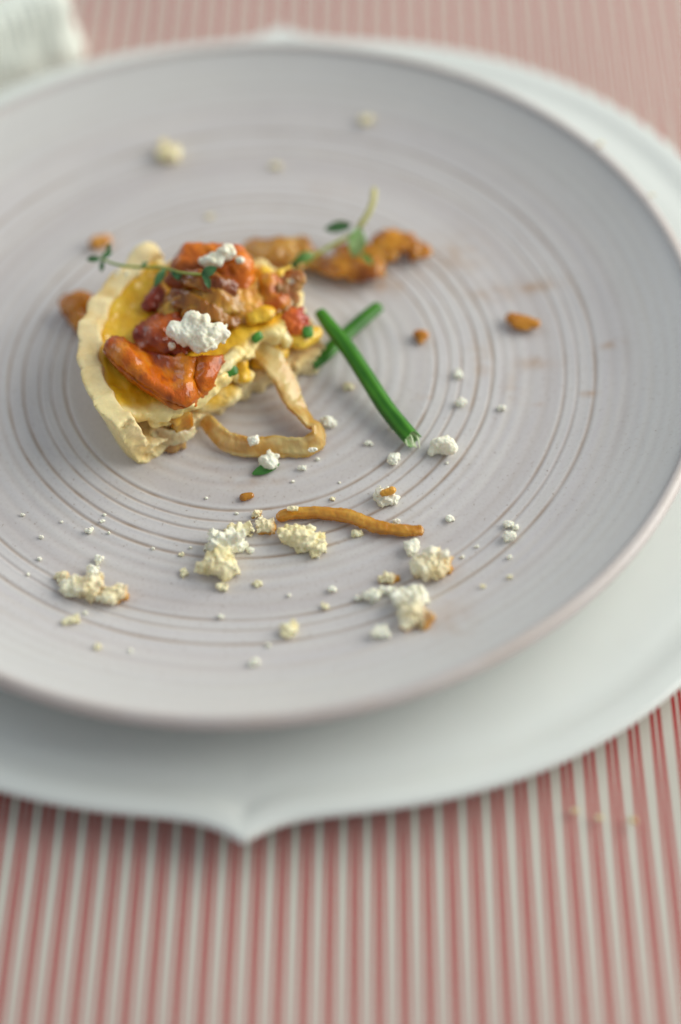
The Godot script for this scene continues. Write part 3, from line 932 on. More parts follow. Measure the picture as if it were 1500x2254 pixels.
func cheese_paint(white: float) -> Callable:
	return func(p: Vector3) -> Color:
		var c := mix3(Color(0.84, 0.78, 0.56), Color(0.92, 0.90, 0.76), white + 0.8 * nm.get_noise_3dv(p * 0.6))
		return c * (1.0 + 0.05 * nz.get_noise_3dv(p))


func shifted(parts: Array, by: Vector3) -> Array:
	for c in parts:
		c[0] += by
		c[1] += by
	return parts


func make_cheese_on_tart() -> void:
	var at: Vector3 = Vector3(-0.01270, 0.03850, 0.01029)
	var big := []
	for c in [[Vector3(-0.0052, 0.0010, -0.0006), Vector3(0.0086, 0.0070, 0.0072), 20, 41], [Vector3(0.0044, 0.0004, 0.0006), Vector3(0.0094, 0.0078, 0.0074), 24, 42], [Vector3(-0.0006, 0.0018, -0.0032), Vector3(0.0080, 0.0070, 0.0060), 16, 43], [Vector3(0.0012, -0.0004, 0.0040), Vector3(0.0078, 0.0070, 0.0060), 18, 44], [Vector3(-0.0018, 0.0, 0.0010), Vector3(0.0090, 0.0066, 0.0070), 10, 45]]:
		big.append_array(shifted(grains(c[1], c[2], 0.00080, c[3]), c[0]))
	var o := obj("cheese_crumble", lump(big, 0.0008, 0.00032, 0.0004, 650.0, cheese_paint(0.55), 2), mats.cheese)
	o.position = at
	tag(o, "large white crumble of goat cheese on top of the tart, at its middle", "cheese")
	var flake := obj("cheese_crumble", lump(grains(Vector3(0.0022, 0.0030, 0.0018), 8, 0.0006, 77), 0.0004, 0.0003, 0.0002, 900.0, cheese_paint(0.5), 2), mats.cheese)
	flake.position = Vector3(-0.02058, 0.03650, 0.01240)
	tag(flake, "thin white cheese flake dangling just left of the large cheese crumble", "cheese")
	o = obj("cheese_crumble", lump(shifted(grains(Vector3(0.0062, 0.0052, 0.005), 18, 0.0008, 51), Vector3(-0.0026, -0.0004, 0.0012)) + shifted(grains(Vector3(0.0050, 0.0080, 0.0046), 20, 0.0008, 52), Vector3(0.0016, 0, 0)), 0.0006, 0.00036, 0.00035, 900.0, cheese_paint(0.5), 2), mats.cheese)
	o.position = Vector3(-0.00748, 0.04300, -0.01674)
	tag(o, "white cheese crumble standing on the orange squash block at the back of the tart", "cheese")
	o = obj("cheese_crumble", lump(grains(Vector3(0.0024, 0.0024, 0.002), 8, 0.0006, 53), 0.0005, 0.0003, 0.0002, 900.0, cheese_paint(0.5), 2), mats.cheese)
	o.position = Vector3(-0.00150, 0.04300, -0.01602)
	tag(o, "tiny white cheese crumb at the right edge of the orange squash block", "cheese")
	o = obj("cheese_crumble", lump(grains(Vector3(0.0048, 0.0026, 0.003), 12, 0.0007, 54), 0.0005, 0.00036, 0.0003, 900.0, cheese_paint(0.6), 2), mats.cheese)
	o.position = Vector3(-0.03819, 0.03300, -0.02047)
	tag(o, "small white cheese crumb on the yellow custard beside the back left crust", "cheese")
	o = obj("cheese_crumble", lump(grains(Vector3(0.0030, 0.002, 0.0022), 8, 0.0006, 55), 0.0005, 0.00036, 0.0003, 900.0, cheese_paint(0.6), 2), mats.cheese)
	o.position = Vector3(-0.03451, 0.03250, -0.02205)
	tag(o, "smaller white cheese speck on the custard, right of the crust-side crumb", "cheese")


# ---------------------------------------------------------------- onions, chives, thyme
func amber_paint(low: Color, high: Color) -> Callable:
	return func(p: Vector3, _t: float, a: float) -> Color:
		var c := mix3(low, high, 0.45 + 0.9 * nm.get_noise_3dv(p * 0.45) + 0.8 * nm.get_noise_3d(cos(a) * 0.008, sin(a) * 0.008, _t * 0.02) - 0.25 * absf(cos(a)))
		return c * (1.0 + 0.10 * nz.get_noise_3dv(p))


func make_onions() -> void:
	var honey := amber_paint(Color(0.66, 0.33, 0.05), Color(0.86, 0.62, 0.26))
	var up := Vector3(0, 1, 0)
	var loop := [
		[Vector3(0.00151, 0.02850, 0.00393), 0.0028, 0.00079, Vector3(0.3, 0.8, 0.4)], [Vector3(0.00647, 0.02650, 0.00674), 0.0043, 0.00094, Vector3(0.45, 0.75, 0.4)], [Vector3(0.01050, 0.02350, 0.01224), 0.0039, 0.00101, Vector3(0.5, 0.75, 0.4)], [Vector3(0.01404, 0.02080, 0.01974), 0.0032, 0.00101, Vector3(0.5, 0.7, 0.4)],
		[Vector3(0.01803, 0.02020, 0.02634), 0.0030, 0.00086, Vector3(0.75, 0.5, 0.3)], [Vector3(0.02114, 0.02000, 0.02971), 0.0032, 0.00086, Vector3(0.85, 0.4, 0.35)], [Vector3(0.02119, 0.01960, 0.03335), 0.0032, 0.00086, Vector3(0.7, 0.45, 0.5)], [Vector3(0.01698, 0.01880, 0.03536), 0.0031, 0.00086, Vector3(0.0, 0.7, 0.7)], [Vector3(0.00931, 0.01860, 0.03488), 0.0030, 0.00086, Vector3(0, 0.75, 0.65)], [Vector3(0.00139, 0.01860, 0.03492), 0.0030, 0.00086, Vector3(0, 0.8, 0.6)], [Vector3(-0.00463, 0.01860, 0.03326), 0.0031, 0.00086, Vector3(-0.3, 0.8, 0.5)], [Vector3(-0.00881, 0.01880, 0.02903), 0.0028, 0.00086, Vector3(-0.4, 0.8, 0.4)], [Vector3(-0.01234, 0.01960, 0.02405), 0.0022, 0.00072, Vector3(-0.4, 0.8, 0.3)]]
	tag(obj("onion_strand", ribbon(loop, 14, 24, 0.00045, honey), mats.onion), "long amber onion strand looping out of the tart's open side onto the plate", "onion strand")
	var low := [[Vector3(0.00980, 0.01760, 0.06027), 0.00138, 0.00094, up], [Vector3(0.01516, 0.01780, 0.05889), 0.00181, 0.00115, up], [Vector3(0.02287, 0.01800, 0.05900), 0.00189, 0.00130, up], [Vector3(0.02993, 0.01820, 0.06040), 0.00198, 0.00130, up], [Vector3(0.03505, 0.01820, 0.06273), 0.00215, 0.00130, up], [Vector3(0.04077, 0.01800, 0.06475), 0.00206, 0.00122, up], [Vector3(0.04711, 0.01780, 0.06533), 0.00181, 0.00108, up], [Vector3(0.05142, 0.01760, 0.06540), 0.00163, 0.00086, up]]
	tag(obj("onion_strand", ribbon(low, 14, 18, 0.0004, amber_paint(Color(0.56, 0.23, 0.015), Color(0.76, 0.40, 0.06)), 0.9), mats.onion), "brown curved onion strand lying among the pastry crumbs in front of the tart", "onion strand")
	# dark sticky onions behind the tart
	var dark := func(p: Vector3) -> Color:
		var c := mix3(Color(0.30, 0.085, 0.004), Color(0.72, 0.30, 0.015), 0.45 + 1.0 * nm.get_noise_3dv(p * 0.35) + 0.6 * nl.get_noise_3dv(p))
		return c * (1.0 + 0.12 * nz.get_noise_3dv(p))
	var brown := func(p: Vector3) -> Color:
		return mix3(Color(0.36, 0.13, 0.012), Color(0.74, 0.40, 0.06), 0.5 + 1.1 * nm.get_noise_3dv(p * 0.35))
	tag(obj("onion_heap", lump([[Vector3(-0.00010, 0.02000, -0.04622), Vector3(0.00703, 0.02200, -0.04295), 0.0042, 0.0050], [Vector3(0.00703, 0.02200, -0.04295), Vector3(0.01409, 0.02100, -0.04484), 0.0050, 0.0045], [Vector3(0.01404, 0.02000, -0.04486), Vector3(0.01982, 0.01950, -0.04116), 0.0044, 0.0034], [Vector3(0.00410, 0.01950, -0.04052), Vector3(0.01272, 0.01950, -0.03930), 0.0040, 0.0040]], 0.0015, 0.0006, 0.0022, 240.0, brown, 21, 2.5), mats.onion), "brown glossy onion pieces lying right behind the tart's squash block", "onion")
	tag(obj("onion_heap", lump([[Vector3(0.01984, 0.01900, -0.03924), Vector3(0.02705, 0.02050, -0.03694), 0.0030, 0.0045], [Vector3(0.02705, 0.02050, -0.03694), Vector3(0.03558, 0.02050, -0.03574), 0.0048, 0.0050], [Vector3(0.02838, 0.01950, -0.04401), Vector3(0.03698, 0.01950, -0.04279), 0.0040, 0.0040], [Vector3(0.03271, 0.01900, -0.03492), Vector3(0.03768, 0.01900, -0.03521), 0.0036, 0.0034]], 0.0015, 0.0006, 0.0022, 240.0, dark, 22, 2.5), mats.onion), "dark orange-brown onion heap under the upright thyme sprig", "onion")
	tag(obj("onion_heap", lump([[Vector3(0.04130, 0.02000, -0.04830), Vector3(0.04704, 0.02000, -0.04816), 0.0046, 0.0042], [Vector3(0.04703, 0.02000, -0.04714), Vector3(0.05157, 0.01900, -0.04397), 0.0040, 0.0036], [Vector3(0.04056, 0.01950, -0.04474), Vector3(0.04269, 0.01900, -0.04317), 0.0034, 0.0030]], 0.0015, 0.0006, 0.0022, 240.0, dark, 23, 2.2), mats.onion), "curled brown onion piece, rightmost of the onions behind the tart", "onion")
	tag(obj("onion_heap", lump([[Vector3(-0.05661, 0.01950, -0.02258), Vector3(-0.05308, 0.02000, -0.02339), 0.0036, 0.0040], [Vector3(-0.05497, 0.01900, -0.01953), Vector3(-0.05277, 0.01850, -0.01513), 0.0032, 0.0026]], 0.002, 0.0007, 0.0009, 260.0, dark, 24), mats.onion), "dark onion piece poking out behind the left crust of the tart", "onion")
	tag(obj("squash_bit", lump([[Vector3(-0.05146, 0.01800, -0.05181), Vector3(-0.04864, 0.01800, -0.05299), 0.0022, 0.0020]], 0.001, 0.0005, 0.0006, 300.0, func(p: Vector3): return mix3(Color(0.52, 0.20, 0.03), Color(0.72, 0.36, 0.07), 0.5 + nm.get_noise_3dv(p)), 25), mats.squash), "small orange squash bit on the plate behind the tart's back left crust", "squash")
	var bit := func(p: Vector3): return mix3(Color(0.46, 0.17, 0.012), Color(0.66, 0.30, 0.03), 0.5 + nm.get_noise_3dv(p * 0.4))
	tag(obj("squash_bit", lump([[Vector3(0.07971, 0.01820, -0.01547), Vector3(0.08650, 0.01820, -0.01303), 0.0024, 0.0018], [Vector3(0.08127, 0.01800, -0.01333), Vector3(0.08366, 0.01800, -0.01137), 0.0022, 0.0014]], 0.0012, 0.0004, 0.0006, 260.0, bit, 26, 2.2), mats.squash), "flat orange-brown squash bit alone at the right side of the plate", "squash")
	tag(obj("squash_bit", lump([[Vector3(0.05105, 0.01760, -0.00978), Vector3(0.05270, 0.01760, -0.00937), 0.0017, 0.0015], [Vector3(0.05187, 0.01740, -0.00958), Vector3(0.05170, 0.01720, -0.00712), 0.0015, 0.0010]], 0.001, 0.0004, 0.0003, 300.0, bit, 27, 1.3), mats.squash), "small orange squash bit right of the chives", "squash")
	tag(obj("sauce_drop", lump([[Vector3(0.00040, 0.01680, 0.05197), Vector3(0.00220, 0.01680, 0.05150), 0.0014, 0.0011]], 0.001, 0.0003, 0.0002, 400.0, bit, 28, 1.4), mats.onion), "amber drop of onion juice on the bare ring in front of the tart", "sauce drop")


func chive(rows: Array, jag: float) -> ArrayMesh:
	var s := sample(rows, 16)
	var n := s.size()
	var around := 28
	var v := PackedVector3Array()
	var cols := PackedColorArray()
	var total := n + 8
	for j in total:
		var k := mini(j, n - 1)
		var t: Vector3 = (s[mini(k + 1, n - 1)][0] - s[maxi(k - 1, 0)][0]).normalized()
		var side := (s[k][3] as Vector3).cross(t).normalized()
		var up := t.cross(side).normalized()
		var inner := j >= n
		var deep := float(j - n) / 7.0 if inner else 0.0
		for i in around:
			var a := TAU * i / around
			var shrink := 1.0
			if inner:
				shrink = 0.86 - 0.75 * deep * deep
			elif j < 3:
				shrink = [0.05, 0.7, 0.95][j]
			var keel := 1.0 + 0.05 * cos(a * 5.0)
			var p: Vector3 = s[k][0] + (side * cos(a) * s[k][1] + up * sin(a) * s[k][2]) * shrink * keel
			var tear := jag * (0.7 * sin(a * 3.0 + 1.0) + 0.8 * sin(a * 7.0) * 0.6 + 0.5 * sin(a * 11.0)) - jag * 1.2 * sin(a)
			var f := float(j) / (n - 1)
			if not inner:
				p += t * tear * smoothstep(0.93, 1.0, f)
			else:
				p += t * (tear * (1.0 - deep) - 0.0035 * deep)
			v.append(p)
			var streak := 0.5 + 0.5 * sin(a * 6.0 + 3.0 * nl.get_noise_3dv(p))
			var c := mix3(Color(0.016, 0.115, 0.003), Color(0.070, 0.28, 0.010), 0.55 * streak + 0.5 * nm.get_noise_3dv(p * 0.3) + 0.25 * sin(a))
			if jag > 0.0005:
				c = mix3(c, Color(0.20, 0.42, 0.12), smoothstep(0.965, 1.0, f))
				if inner:
					c = mix3(Color(0.62, 0.72, 0.44), Color(0.22, 0.42, 0.14), 0.5 + 0.6 * sin(a * 5.0))
			elif inner:
				c = Color(0.02, 0.09, 0.01)
			v[v.size() - 1] = p
			cols.append(c)
	return commit(v, grid(around, total, true, false), cols)


func make_chives() -> void:
	var up := Vector3(0, 1, 0)
	var g := "chives crossed beside the tart"
	var o := obj("chive_stalk", chive([[Vector3(0.03950, 0.02000, -0.01999), 0.00193, 0.00152, up], [Vector3(0.03420, 0.01960, -0.01452), 0.00218, 0.00166, up], [Vector3(0.02665, 0.01900, -0.00595), 0.00218, 0.00159, up], [Vector3(0.02218, 0.01860, -0.00024), 0.00209, 0.00152, up], [Vector3(0.01840, 0.01840, 0.00338), 0.00193, 0.00144, up]], 0.0003), mats.herb)
	tag(o, "shorter dark green chive lying underneath the crossing, pointing to the back right", "chive", g)
	o = obj("chive_stalk", chive([[Vector3(0.02088, 0.02550, -0.01273), 0.00176, 0.00137, up], [Vector3(0.02480, 0.02500, -0.00595), 0.00226, 0.00166, up], [Vector3(0.02947, 0.02400, 0.00103), 0.00243, 0.00188, up], [Vector3(0.03515, 0.02200, 0.01100), 0.00251, 0.00195, up], [Vector3(0.04112, 0.02020, 0.02202), 0.00259, 0.00202, up], [Vector3(0.04648, 0.01940, 0.03017), 0.00259, 0.00202, up], [Vector3(0.04855, 0.01920, 0.03315), 0.00251, 0.00195, up]], 0.0010), mats.herb)
	tag(o, "long green chive on top of the crossing, its pale cut end towards the viewer", "chive", g)
	# fibres of the cut end
	for k in 3:
		var a: Vector3 = Vector3(0.04791, 0.02000, 0.03244) + Vector3(0.0018 * (k - 1), 0.0006 * (k % 2), 0.0)
		obj("cut_fibre", ribbon([[a, 0.00030, 0.00014, up], [a + Vector3(0.0006, -0.0002, 0.0018), 0.00026, 0.00012, up], [a + Vector3(0.0010, -0.0011, 0.0034 + 0.0005 * (k % 3)), 0.00012, 0.0001, up]], 5, 8, 0.0, func(_p, t, _a): return mix3(Color(0.45, 0.62, 0.30), Color(0.78, 0.82, 0.60), t)), mats.herb, o)


func make_thyme() -> void:
	var stem := func(_p, t, _a): return mix3(Color(0.20, 0.32, 0.05), Color(0.40, 0.46, 0.10), t)
	var g0 := Color(0.025, 0.10, 0.030)
	var g1 := Color(0.10, 0.24, 0.085)
	var up := Vector3(0, 1, 0)
	# on the tart
	var t := thing("thyme_sprig", "green thyme sprig lying across the back of the tart", "thyme")
	var rows := []
	for p in [Vector3(-0.04546, 0.03750, -0.02501), Vector3(-0.03985, 0.03850, -0.02075), Vector3(-0.03289, 0.03850, -0.01942), Vector3(-0.02574, 0.04000, -0.01754), Vector3(-0.01872, 0.04450, -0.01072), Vector3(-0.01308, 0.04600, -0.00832), Vector3(-0.01003, 0.04700, -0.00799)]:
		rows.append([p, 0.00040, 0.00040, up])
	obj("stem", ribbon(rows, 8, 10, 0.0001, stem, 1.0), mats.herb, t)
	for l in [
		[Vector3(-0.04472, 0.03800, -0.02370), Vector3(-1, 0.1, 0.1), 0.0042, 0.0020], [Vector3(-0.04443, 0.03820, -0.02388), Vector3(0.9, 0.3, -0.5), 0.0038, 0.0018], [Vector3(-0.04421, 0.03750, -0.02342), Vector3(-0.1, -0.5, 1), 0.0034, 0.0016], [Vector3(-0.04264, 0.03850, -0.02587), Vector3(0.2, 0.7, -0.4), 0.0028, 0.0014],
		[Vector3(-0.02421, 0.04150, -0.01541), Vector3(-0.6, -0.35, 1), 0.0062, 0.0024], [Vector3(-0.02197, 0.04300, -0.01269), Vector3(0.9, -0.25, 0.55), 0.0050, 0.0026], [Vector3(-0.01231, 0.04650, -0.00743), Vector3(1, 0.6, -0.1), 0.0050, 0.0030], [Vector3(-0.01138, 0.04650, -0.00741), Vector3(0.35, -0.5, 0.9), 0.0040, 0.0020], [Vector3(-0.01193, 0.04650, -0.00779), Vector3(0.5, 0.1, 1.0), 0.0032, 0.0018], [Vector3(-0.03183, 0.03900, -0.01889), Vector3(0.8, 0.3, -0.8), 0.0026, 0.0012]]:
		obj("leaf", leaf(l[0], l[1], Vector3(0.1, 0.8, 0.6), l[2], l[3], 0.5, g0, g1), mats.herb, t)
	# behind the tart, standing up from the onions
	t = thing("thyme_sprig", "pale thyme sprig with its stalk sticking up from the onions behind the tart", "thyme")
	rows = []
	for p in [Vector3(0.03785, 0.03500, -0.05671), Vector3(0.03754, 0.03350, -0.05255), Vector3(0.03608, 0.03150, -0.04898), Vector3(0.03377, 0.02950, -0.04626), Vector3(0.03146, 0.02750, -0.04435), Vector3(0.02580, 0.02650, -0.04087), Vector3(0.02015, 0.02550, -0.03740), Vector3(0.01625, 0.02500, -0.03400)]:
		rows.append([p, 0.00095 if rows.size() < 4 else 0.00060, 0.00095 if rows.size() < 4 else 0.00060, up])
	obj("stem", ribbon(rows, 8, 12, 0.0001, func(_p, f, _a): return mix3(Color(0.62, 0.56, 0.20), Color(0.36, 0.40, 0.07), f * 1.4), 1.0), mats.herb, t)
	for l in [
		[Vector3(0.03292, 0.02900, -0.04517), Vector3(-0.15, -0.75, 0.8), 0.0095, 0.0056, Color(0.22, 0.40, 0.12), Color(0.40, 0.58, 0.26)], [Vector3(0.03064, 0.02880, -0.04626), Vector3(-1, -0.1, 0.05), 0.0085, 0.0036, g0, g1], [Vector3(0.01878, 0.02600, -0.03652), Vector3(-0.8, 0.1, 0.5), 0.0066, 0.0036, Color(0.05, 0.14, 0.02), Color(0.12, 0.26, 0.05)], [Vector3(0.03371, 0.02550, -0.03708), Vector3(0.7, -0.3, 0.6), 0.0050, 0.0022, Color(0.10, 0.24, 0.03), Color(0.2, 0.34, 0.08)], [Vector3(0.01454, 0.02500, -0.03464), Vector3(-0.8, -0.2, 0.6), 0.0046, 0.0024, g0, g1]]:
		obj("leaf", leaf(l[0], l[1], Vector3(0.1, 0.8, 0.6), l[2], l[3], 0.4, l[4], l[5]), mats.herb, t)
	var o := obj("herb_leaf", leaf(Vector3(0.00240, 0.01680, 0.04366), Vector3(1, 0.10, -0.45), Vector3(0, 0.9, 0.4), 0.0085, 0.0032, 0.25, Color(0.03, 0.14, 0.02), Color(0.07, 0.24, 0.04)), mats.herb)
	tag(o, "bright green herb shred under the cheese crumb in front of the onion loop", "herb")


# ---------------------------------------------------------------- crumbs on the plate
# at: where it touches the plate; wide, deep: millimetres; kind: cheese, pastry, mixed, brown
func crumb(label: String, at: Vector3, wide: float, deep: float, kind: String, group := "") -> MeshInstance3D:
	var s := Vector3(wide, minf(wide, deep) * 0.95, deep * 0.95) * 0.001
	var sd := int(absf(at.x * 71123.0 + at.z * 19379.0)) % 9973 + 1
	var big := maxf(s.x, s.z)
	var cell := clampf(big / 26.0, 0.00014, 0.00038)
	var mesh: ArrayMesh
	var called := "cheese_crumb"
	var m: Material = mats.cheese
	if kind == "cheese" and big > 0.0078:
		mesh = shards(s * Vector3(1.18, 1.0, 1.18), clampi(int(big * 1300.0) + 4, 6, 16), cell, cheese_paint(0.55), sd)
	elif kind == "cheese":
		var g := clampf(big * 0.10, 0.00020, 0.00062)
		mesh = lump(grains(s, clampi(int(big * 4200.0) + 10, 11, 40), g, sd), g * 0.7, cell, g * 0.6, 0.45 / g, cheese_paint(0.5), sd)
	else:
		called = "pastry_crumb"
		m = mats.pastry
		var flat := s * Vector3(1.22, 0.85, 1.22)
		var tone := 0.0 if kind == "pastry" else (0.5 if kind == "mixed" else 1.0)
		var paint := func(p: Vector3) -> Color:
			var c := mix3(Color(0.84, 0.68, 0.33), Color(0.92, 0.83, 0.55), 0.5 + 1.2 * nm.get_noise_3dv(p * 0.5))
			if tone > 0.0:
				c = mix3(Color(0.90, 0.86, 0.70), c, 0.35 + 1.2 * nm.get_noise_3dv(p * 0.4))
			if tone > 0.0:
				c = mix3(c, Color(0.58, 0.27, 0.05), (smoothstep(0.60, 0.95, p.x / s.x + 0.5) * smoothstep(0.8, 0.3, p.y / s.y) + smoothstep(0.30, 0.12, p.y / s.y) * smoothstep(0.0, 0.4, p.z / s.z + 0.1)) * (1.0 if tone == 1.0 else 0.4) + 0.25 * nm.get_noise_3dv(p * 0.4))
			return c * (1.0 + 0.10 * nz.get_noise_3dv(p))
		mesh = shards(flat, clampi(int(big * 1100.0) + 3, 4, 14), cell, paint, sd)
	var o := obj(called, mesh, m)
	o.position = at
	tag(o, label, "crumb", group)
	return o


func make_crumbs() -> void:
	var o: MeshInstance3D
	crumb("round white cheese crumb with a dark speck, just right of the chive's cut end", Vector3(0.05732, 0.01600, 0.03478), 7.09, 6.57, "cheese")
	crumb("upright white cheese crumb just below the chive's cut end", Vector3(0.04310, 0.01600, 0.03864), 3.67, 4.98, "cheese")
	crumb("white cheese crumb resting against the right bend of the onion loop", Vector3(0.02427, 0.01600, 0.02483), 3.73, 5.07, "cheese")
	crumb("small pale cheese crumb between the onion loop and the chive's end", Vector3(0.03587, 0.01600, 0.03219), 2.51, 1.98, "cheese")
	crumb("tiny cheese crumb touching the left side of the long chive", Vector3(0.04251, 0.01600, 0.02653), 1.86, 2.40, "cheese")
	crumb("pale pastry crumb left of the long chive's middle", Vector3(0.02988, 0.01600, 0.01040), 3.52, 2.98, "pastry")
	crumb("tall white crumb right of the chive, uppermost of the three in a line", Vector3(0.06277, 0.01600, 0.00577), 2.45, 4.08, "cheese")
	crumb("round cream crumb on the groove right of the chive, below the tall one", Vector3(0.06296, 0.01600, 0.01759), 3.22, 3.22, "cheese")
	crumb("cream crumb on the outer brown groove at right, beside the smears", Vector3(0.07494, 0.01600, 0.01948), 2.41, 2.28, "cheese")
	o = crumb("white double crumb on top of the onion loop's front part", Vector3(0.00245, 0.01600, 0.03092), 3.18, 3.71, "cheese")
	o.position = Vector3(0.00281, 0.02020, 0.03457)
	o = crumb("oval white crumb on the right end of the onion loop's front part", Vector3(0.01949, 0.01600, 0.03459), 2.64, 1.72, "cheese")
	o.position = Vector3(0.01973, 0.02020, 0.03811)
	crumb("lumpy yellow-white cheese crumb sitting on a green herb shred", Vector3(0.00706, 0.01600, 0.03985), 5.24, 7.08, "cheese")
	crumb("small white crumb right of the crumb with the herb shred", Vector3(0.01663, 0.01600, 0.04152), 2.62, 2.23, "cheese")
	crumb("minute white crumb just below the onion loop's right bend", Vector3(0.02114, 0.01600, 0.03793), 1.45, 1.32, "cheese")
	crumb("pale crumb just above the middle of the brown onion strand", Vector3(0.02568, 0.01600, 0.05271), 1.81, 1.68, "pastry")
	o = crumb("spiky white cheese crumb with an orange heart, above the brown strand's right part", Vector3(0.04030, 0.01600, 0.05317), 7.99, 5.41, "cheese")
	tag(obj("squash_bit", lump([[Vector3(-0.0012, 0, 0), Vector3(0.0012, 0.0006, -0.0006), 0.0011, 0.0012]], 0.001, 0.0003, 0.0003, 500.0, func(_p): return Color(0.74, 0.36, 0.05), 8), mats.squash), "small orange squash bit stuck on the spiky white cheese crumb", "squash").position = Vector3(0.04148, 0.01980, 0.05369)
	crumb("white crumb alone at right, between the strand's end and the outer grooves", Vector3(0.05865, 0.01605, 0.06053), 2.55, 2.55, "cheese")
	crumb("upper ball of the cream crumb cluster on the outer groove at lower right", Vector3(0.07488, 0.01736, 0.06395), 3.04, 2.79, "cheese")
	crumb("lower, pinkish ball of the cream crumb cluster on the outer groove", Vector3(0.07500, 0.01799, 0.06909), 3.52, 3.52, "cheese")
	crumb("ragged white side crumb of the cluster on the outer groove", Vector3(0.07696, 0.01781, 0.06548), 1.77, 3.04, "cheese")
	o = crumb("pale flake lying on the left part of the brown onion strand", Vector3(0.01439, 0.01600, 0.05609), 4.38, 2.06, "pastry")
	o.position = Vector3(0.01460, 0.01940, 0.05883)
	crumb("white crumb behind the right end of the brown onion strand", Vector3(0.04358, 0.01600, 0.06118), 2.30, 1.79, "cheese")
	crumb("flat yellow crumb below the middle of the brown onion strand", Vector3(0.03248, 0.01600, 0.06531), 3.82, 2.80, "pastry")
	crumb("cream cheese crumb with browned underside at the strand's left end", Vector3(0.00698, 0.01600, 0.06305), 6.89, 5.87, "brown")
	crumb("small toasted crumb perched behind the strand's left end", Vector3(0.00429, 0.01600, 0.05827), 3.08, 2.83, "brown")
	crumb("translucent yellow pastry flake left of the strand's left end", Vector3(-0.00031, 0.01600, 0.06397), 7.91, 4.34, "pastry")
	crumb("large pale yellow pastry crumb in front of the strand", Vector3(0.01673, 0.01600, 0.06790), 12.66, 8.35, "pastry")
	crumb("right lobe of pale pastry beside the large crumb in front of the strand", Vector3(0.02179, 0.01600, 0.07038), 5.56, 5.56, "pastry")
	crumb("large bright white cheese crumb topping the yellow pastry lump in front", Vector3(-0.00355, 0.01600, 0.06916), 10.64, 7.09, "cheese")
	crumb("yellow pastry lump under the large white cheese crumb in front", Vector3(-0.00612, 0.01600, 0.07697), 10.53, 9.27, "pastry")
	crumb("small yellow crumb at the foot of the yellow pastry lump", Vector3(-0.00399, 0.01603, 0.08332), 3.74, 2.75, "pastry")
	crumb("small grey-white crumb right of the large white cheese crumb", Vector3(0.00298, 0.01600, 0.07088), 2.28, 2.03, "cheese")
	crumb("tiny yellow crumb left of the large white cheese crumb", Vector3(-0.01629, 0.01600, 0.07189), 1.65, 1.52, "pastry")
	crumb("pale upright crumb left of the yellow pastry lump", Vector3(-0.01524, 0.01600, 0.07806), 2.26, 3.77, "pastry")
	crumb("pale yellow crumb right of the yellow pastry lump", Vector3(0.00557, 0.01601, 0.08203), 3.00, 2.12, "pastry")
	crumb("main white crumb of the cluster with browned base at left of the plate", Vector3(-0.04162, 0.01676, 0.08449), 11.94, 8.21, "mixed")
	crumb("browned right end of the white crumb cluster at left of the plate", Vector3(-0.03356, 0.01661, 0.08655), 9.69, 6.21, "brown")
	crumb("small browned left tip of the white crumb cluster", Vector3(-0.04853, 0.01672, 0.08029), 4.51, 4.51, "brown")
	crumb("white horn standing on the crumb cluster at left of the plate", Vector3(-0.04025, 0.01624, 0.07872), 3.02, 5.78, "cheese")
	crumb("loose white fleck above the crumb cluster at left of the plate", Vector3(-0.03903, 0.01603, 0.07328), 2.53, 3.54, "cheese")
	crumb("elongated yellow crumb in front of the left crumb cluster", Vector3(-0.04422, 0.01875, 0.09573), 5.64, 3.19, "pastry")
	crumb("faint yellow crumb below the left crumb cluster, near the plate wall", Vector3(-0.03611, 0.02041, 0.10552), 2.42, 2.18, "pastry")
	crumb("white crumb with a short shadow, between the left groove and the cluster", Vector3(-0.04319, 0.01600, 0.06334), 2.31, 2.05, "cheese")
	crumb("pale yellow cube crumb in front, between strand and plate wall", Vector3(0.01433, 0.01766, 0.09918), 5.36, 4.63, "pastry")
	crumb("white crumb right of centre in front, above a yellowish one", Vector3(0.02588, 0.01626, 0.08485), 2.36, 2.49, "cheese")
	crumb("yellowish crumb right of centre in front, under a white one", Vector3(0.02412, 0.01671, 0.09056), 2.47, 2.22, "pastry")
	crumb("large yellow-white crumb of the pile at the lower right", Vector3(0.05218, 0.01679, 0.07874), 11.44, 9.45, "mixed")
	crumb("small brown-edged side of the large crumb at the lower right", Vector3(0.05629, 0.01711, 0.07879), 5.73, 6.23, "brown")
	crumb("white horn between the strand's end and the lower right crumb pile", Vector3(0.04792, 0.01610, 0.07095), 4.29, 5.55, "cheese")
	crumb("white ragged crumb below the large one of the lower right pile", Vector3(0.04744, 0.01795, 0.09001), 9.32, 7.60, "cheese")
	crumb("orange-edged front crumb of the lower right pile", Vector3(0.04820, 0.01949, 0.09701), 9.21, 8.48, "brown")
	crumb("browned small crumb at the left of the lower right pile", Vector3(0.04144, 0.01648, 0.08157), 5.23, 4.23, "brown")
	crumb("grey-white crumb, leftmost of the lower right pile", Vector3(0.03672, 0.01690, 0.08798), 5.19, 4.44, "cheese")
	crumb("thin white link between the crumbs of the lower right pile", Vector3(0.04092, 0.01691, 0.08613), 4.95, 2.97, "cheese")
	crumb("minute crumb at the left tip of the lower right pile", Vector3(0.03299, 0.01676, 0.08824), 1.98, 1.98, "cheese")
	crumb("blurred round white crumb below the lower right pile", Vector3(0.03920, 0.01973, 0.10194), 4.35, 4.11, "cheese")
	crumb("tiny white crumb on the outer groove beyond the lower right cluster", Vector3(0.07465, 0.01908, 0.07637), 1.37, 1.50, "cheese")
	crumb("tiny yellowish crumb below the outer grooves at lower right", Vector3(0.07424, 0.02063, 0.08417), 1.85, 1.60, "pastry")
	crumb("minute yellow crumb left of the yellowish one at lower right", Vector3(0.06691, 0.01980, 0.08663), 1.48, 1.48, "pastry")
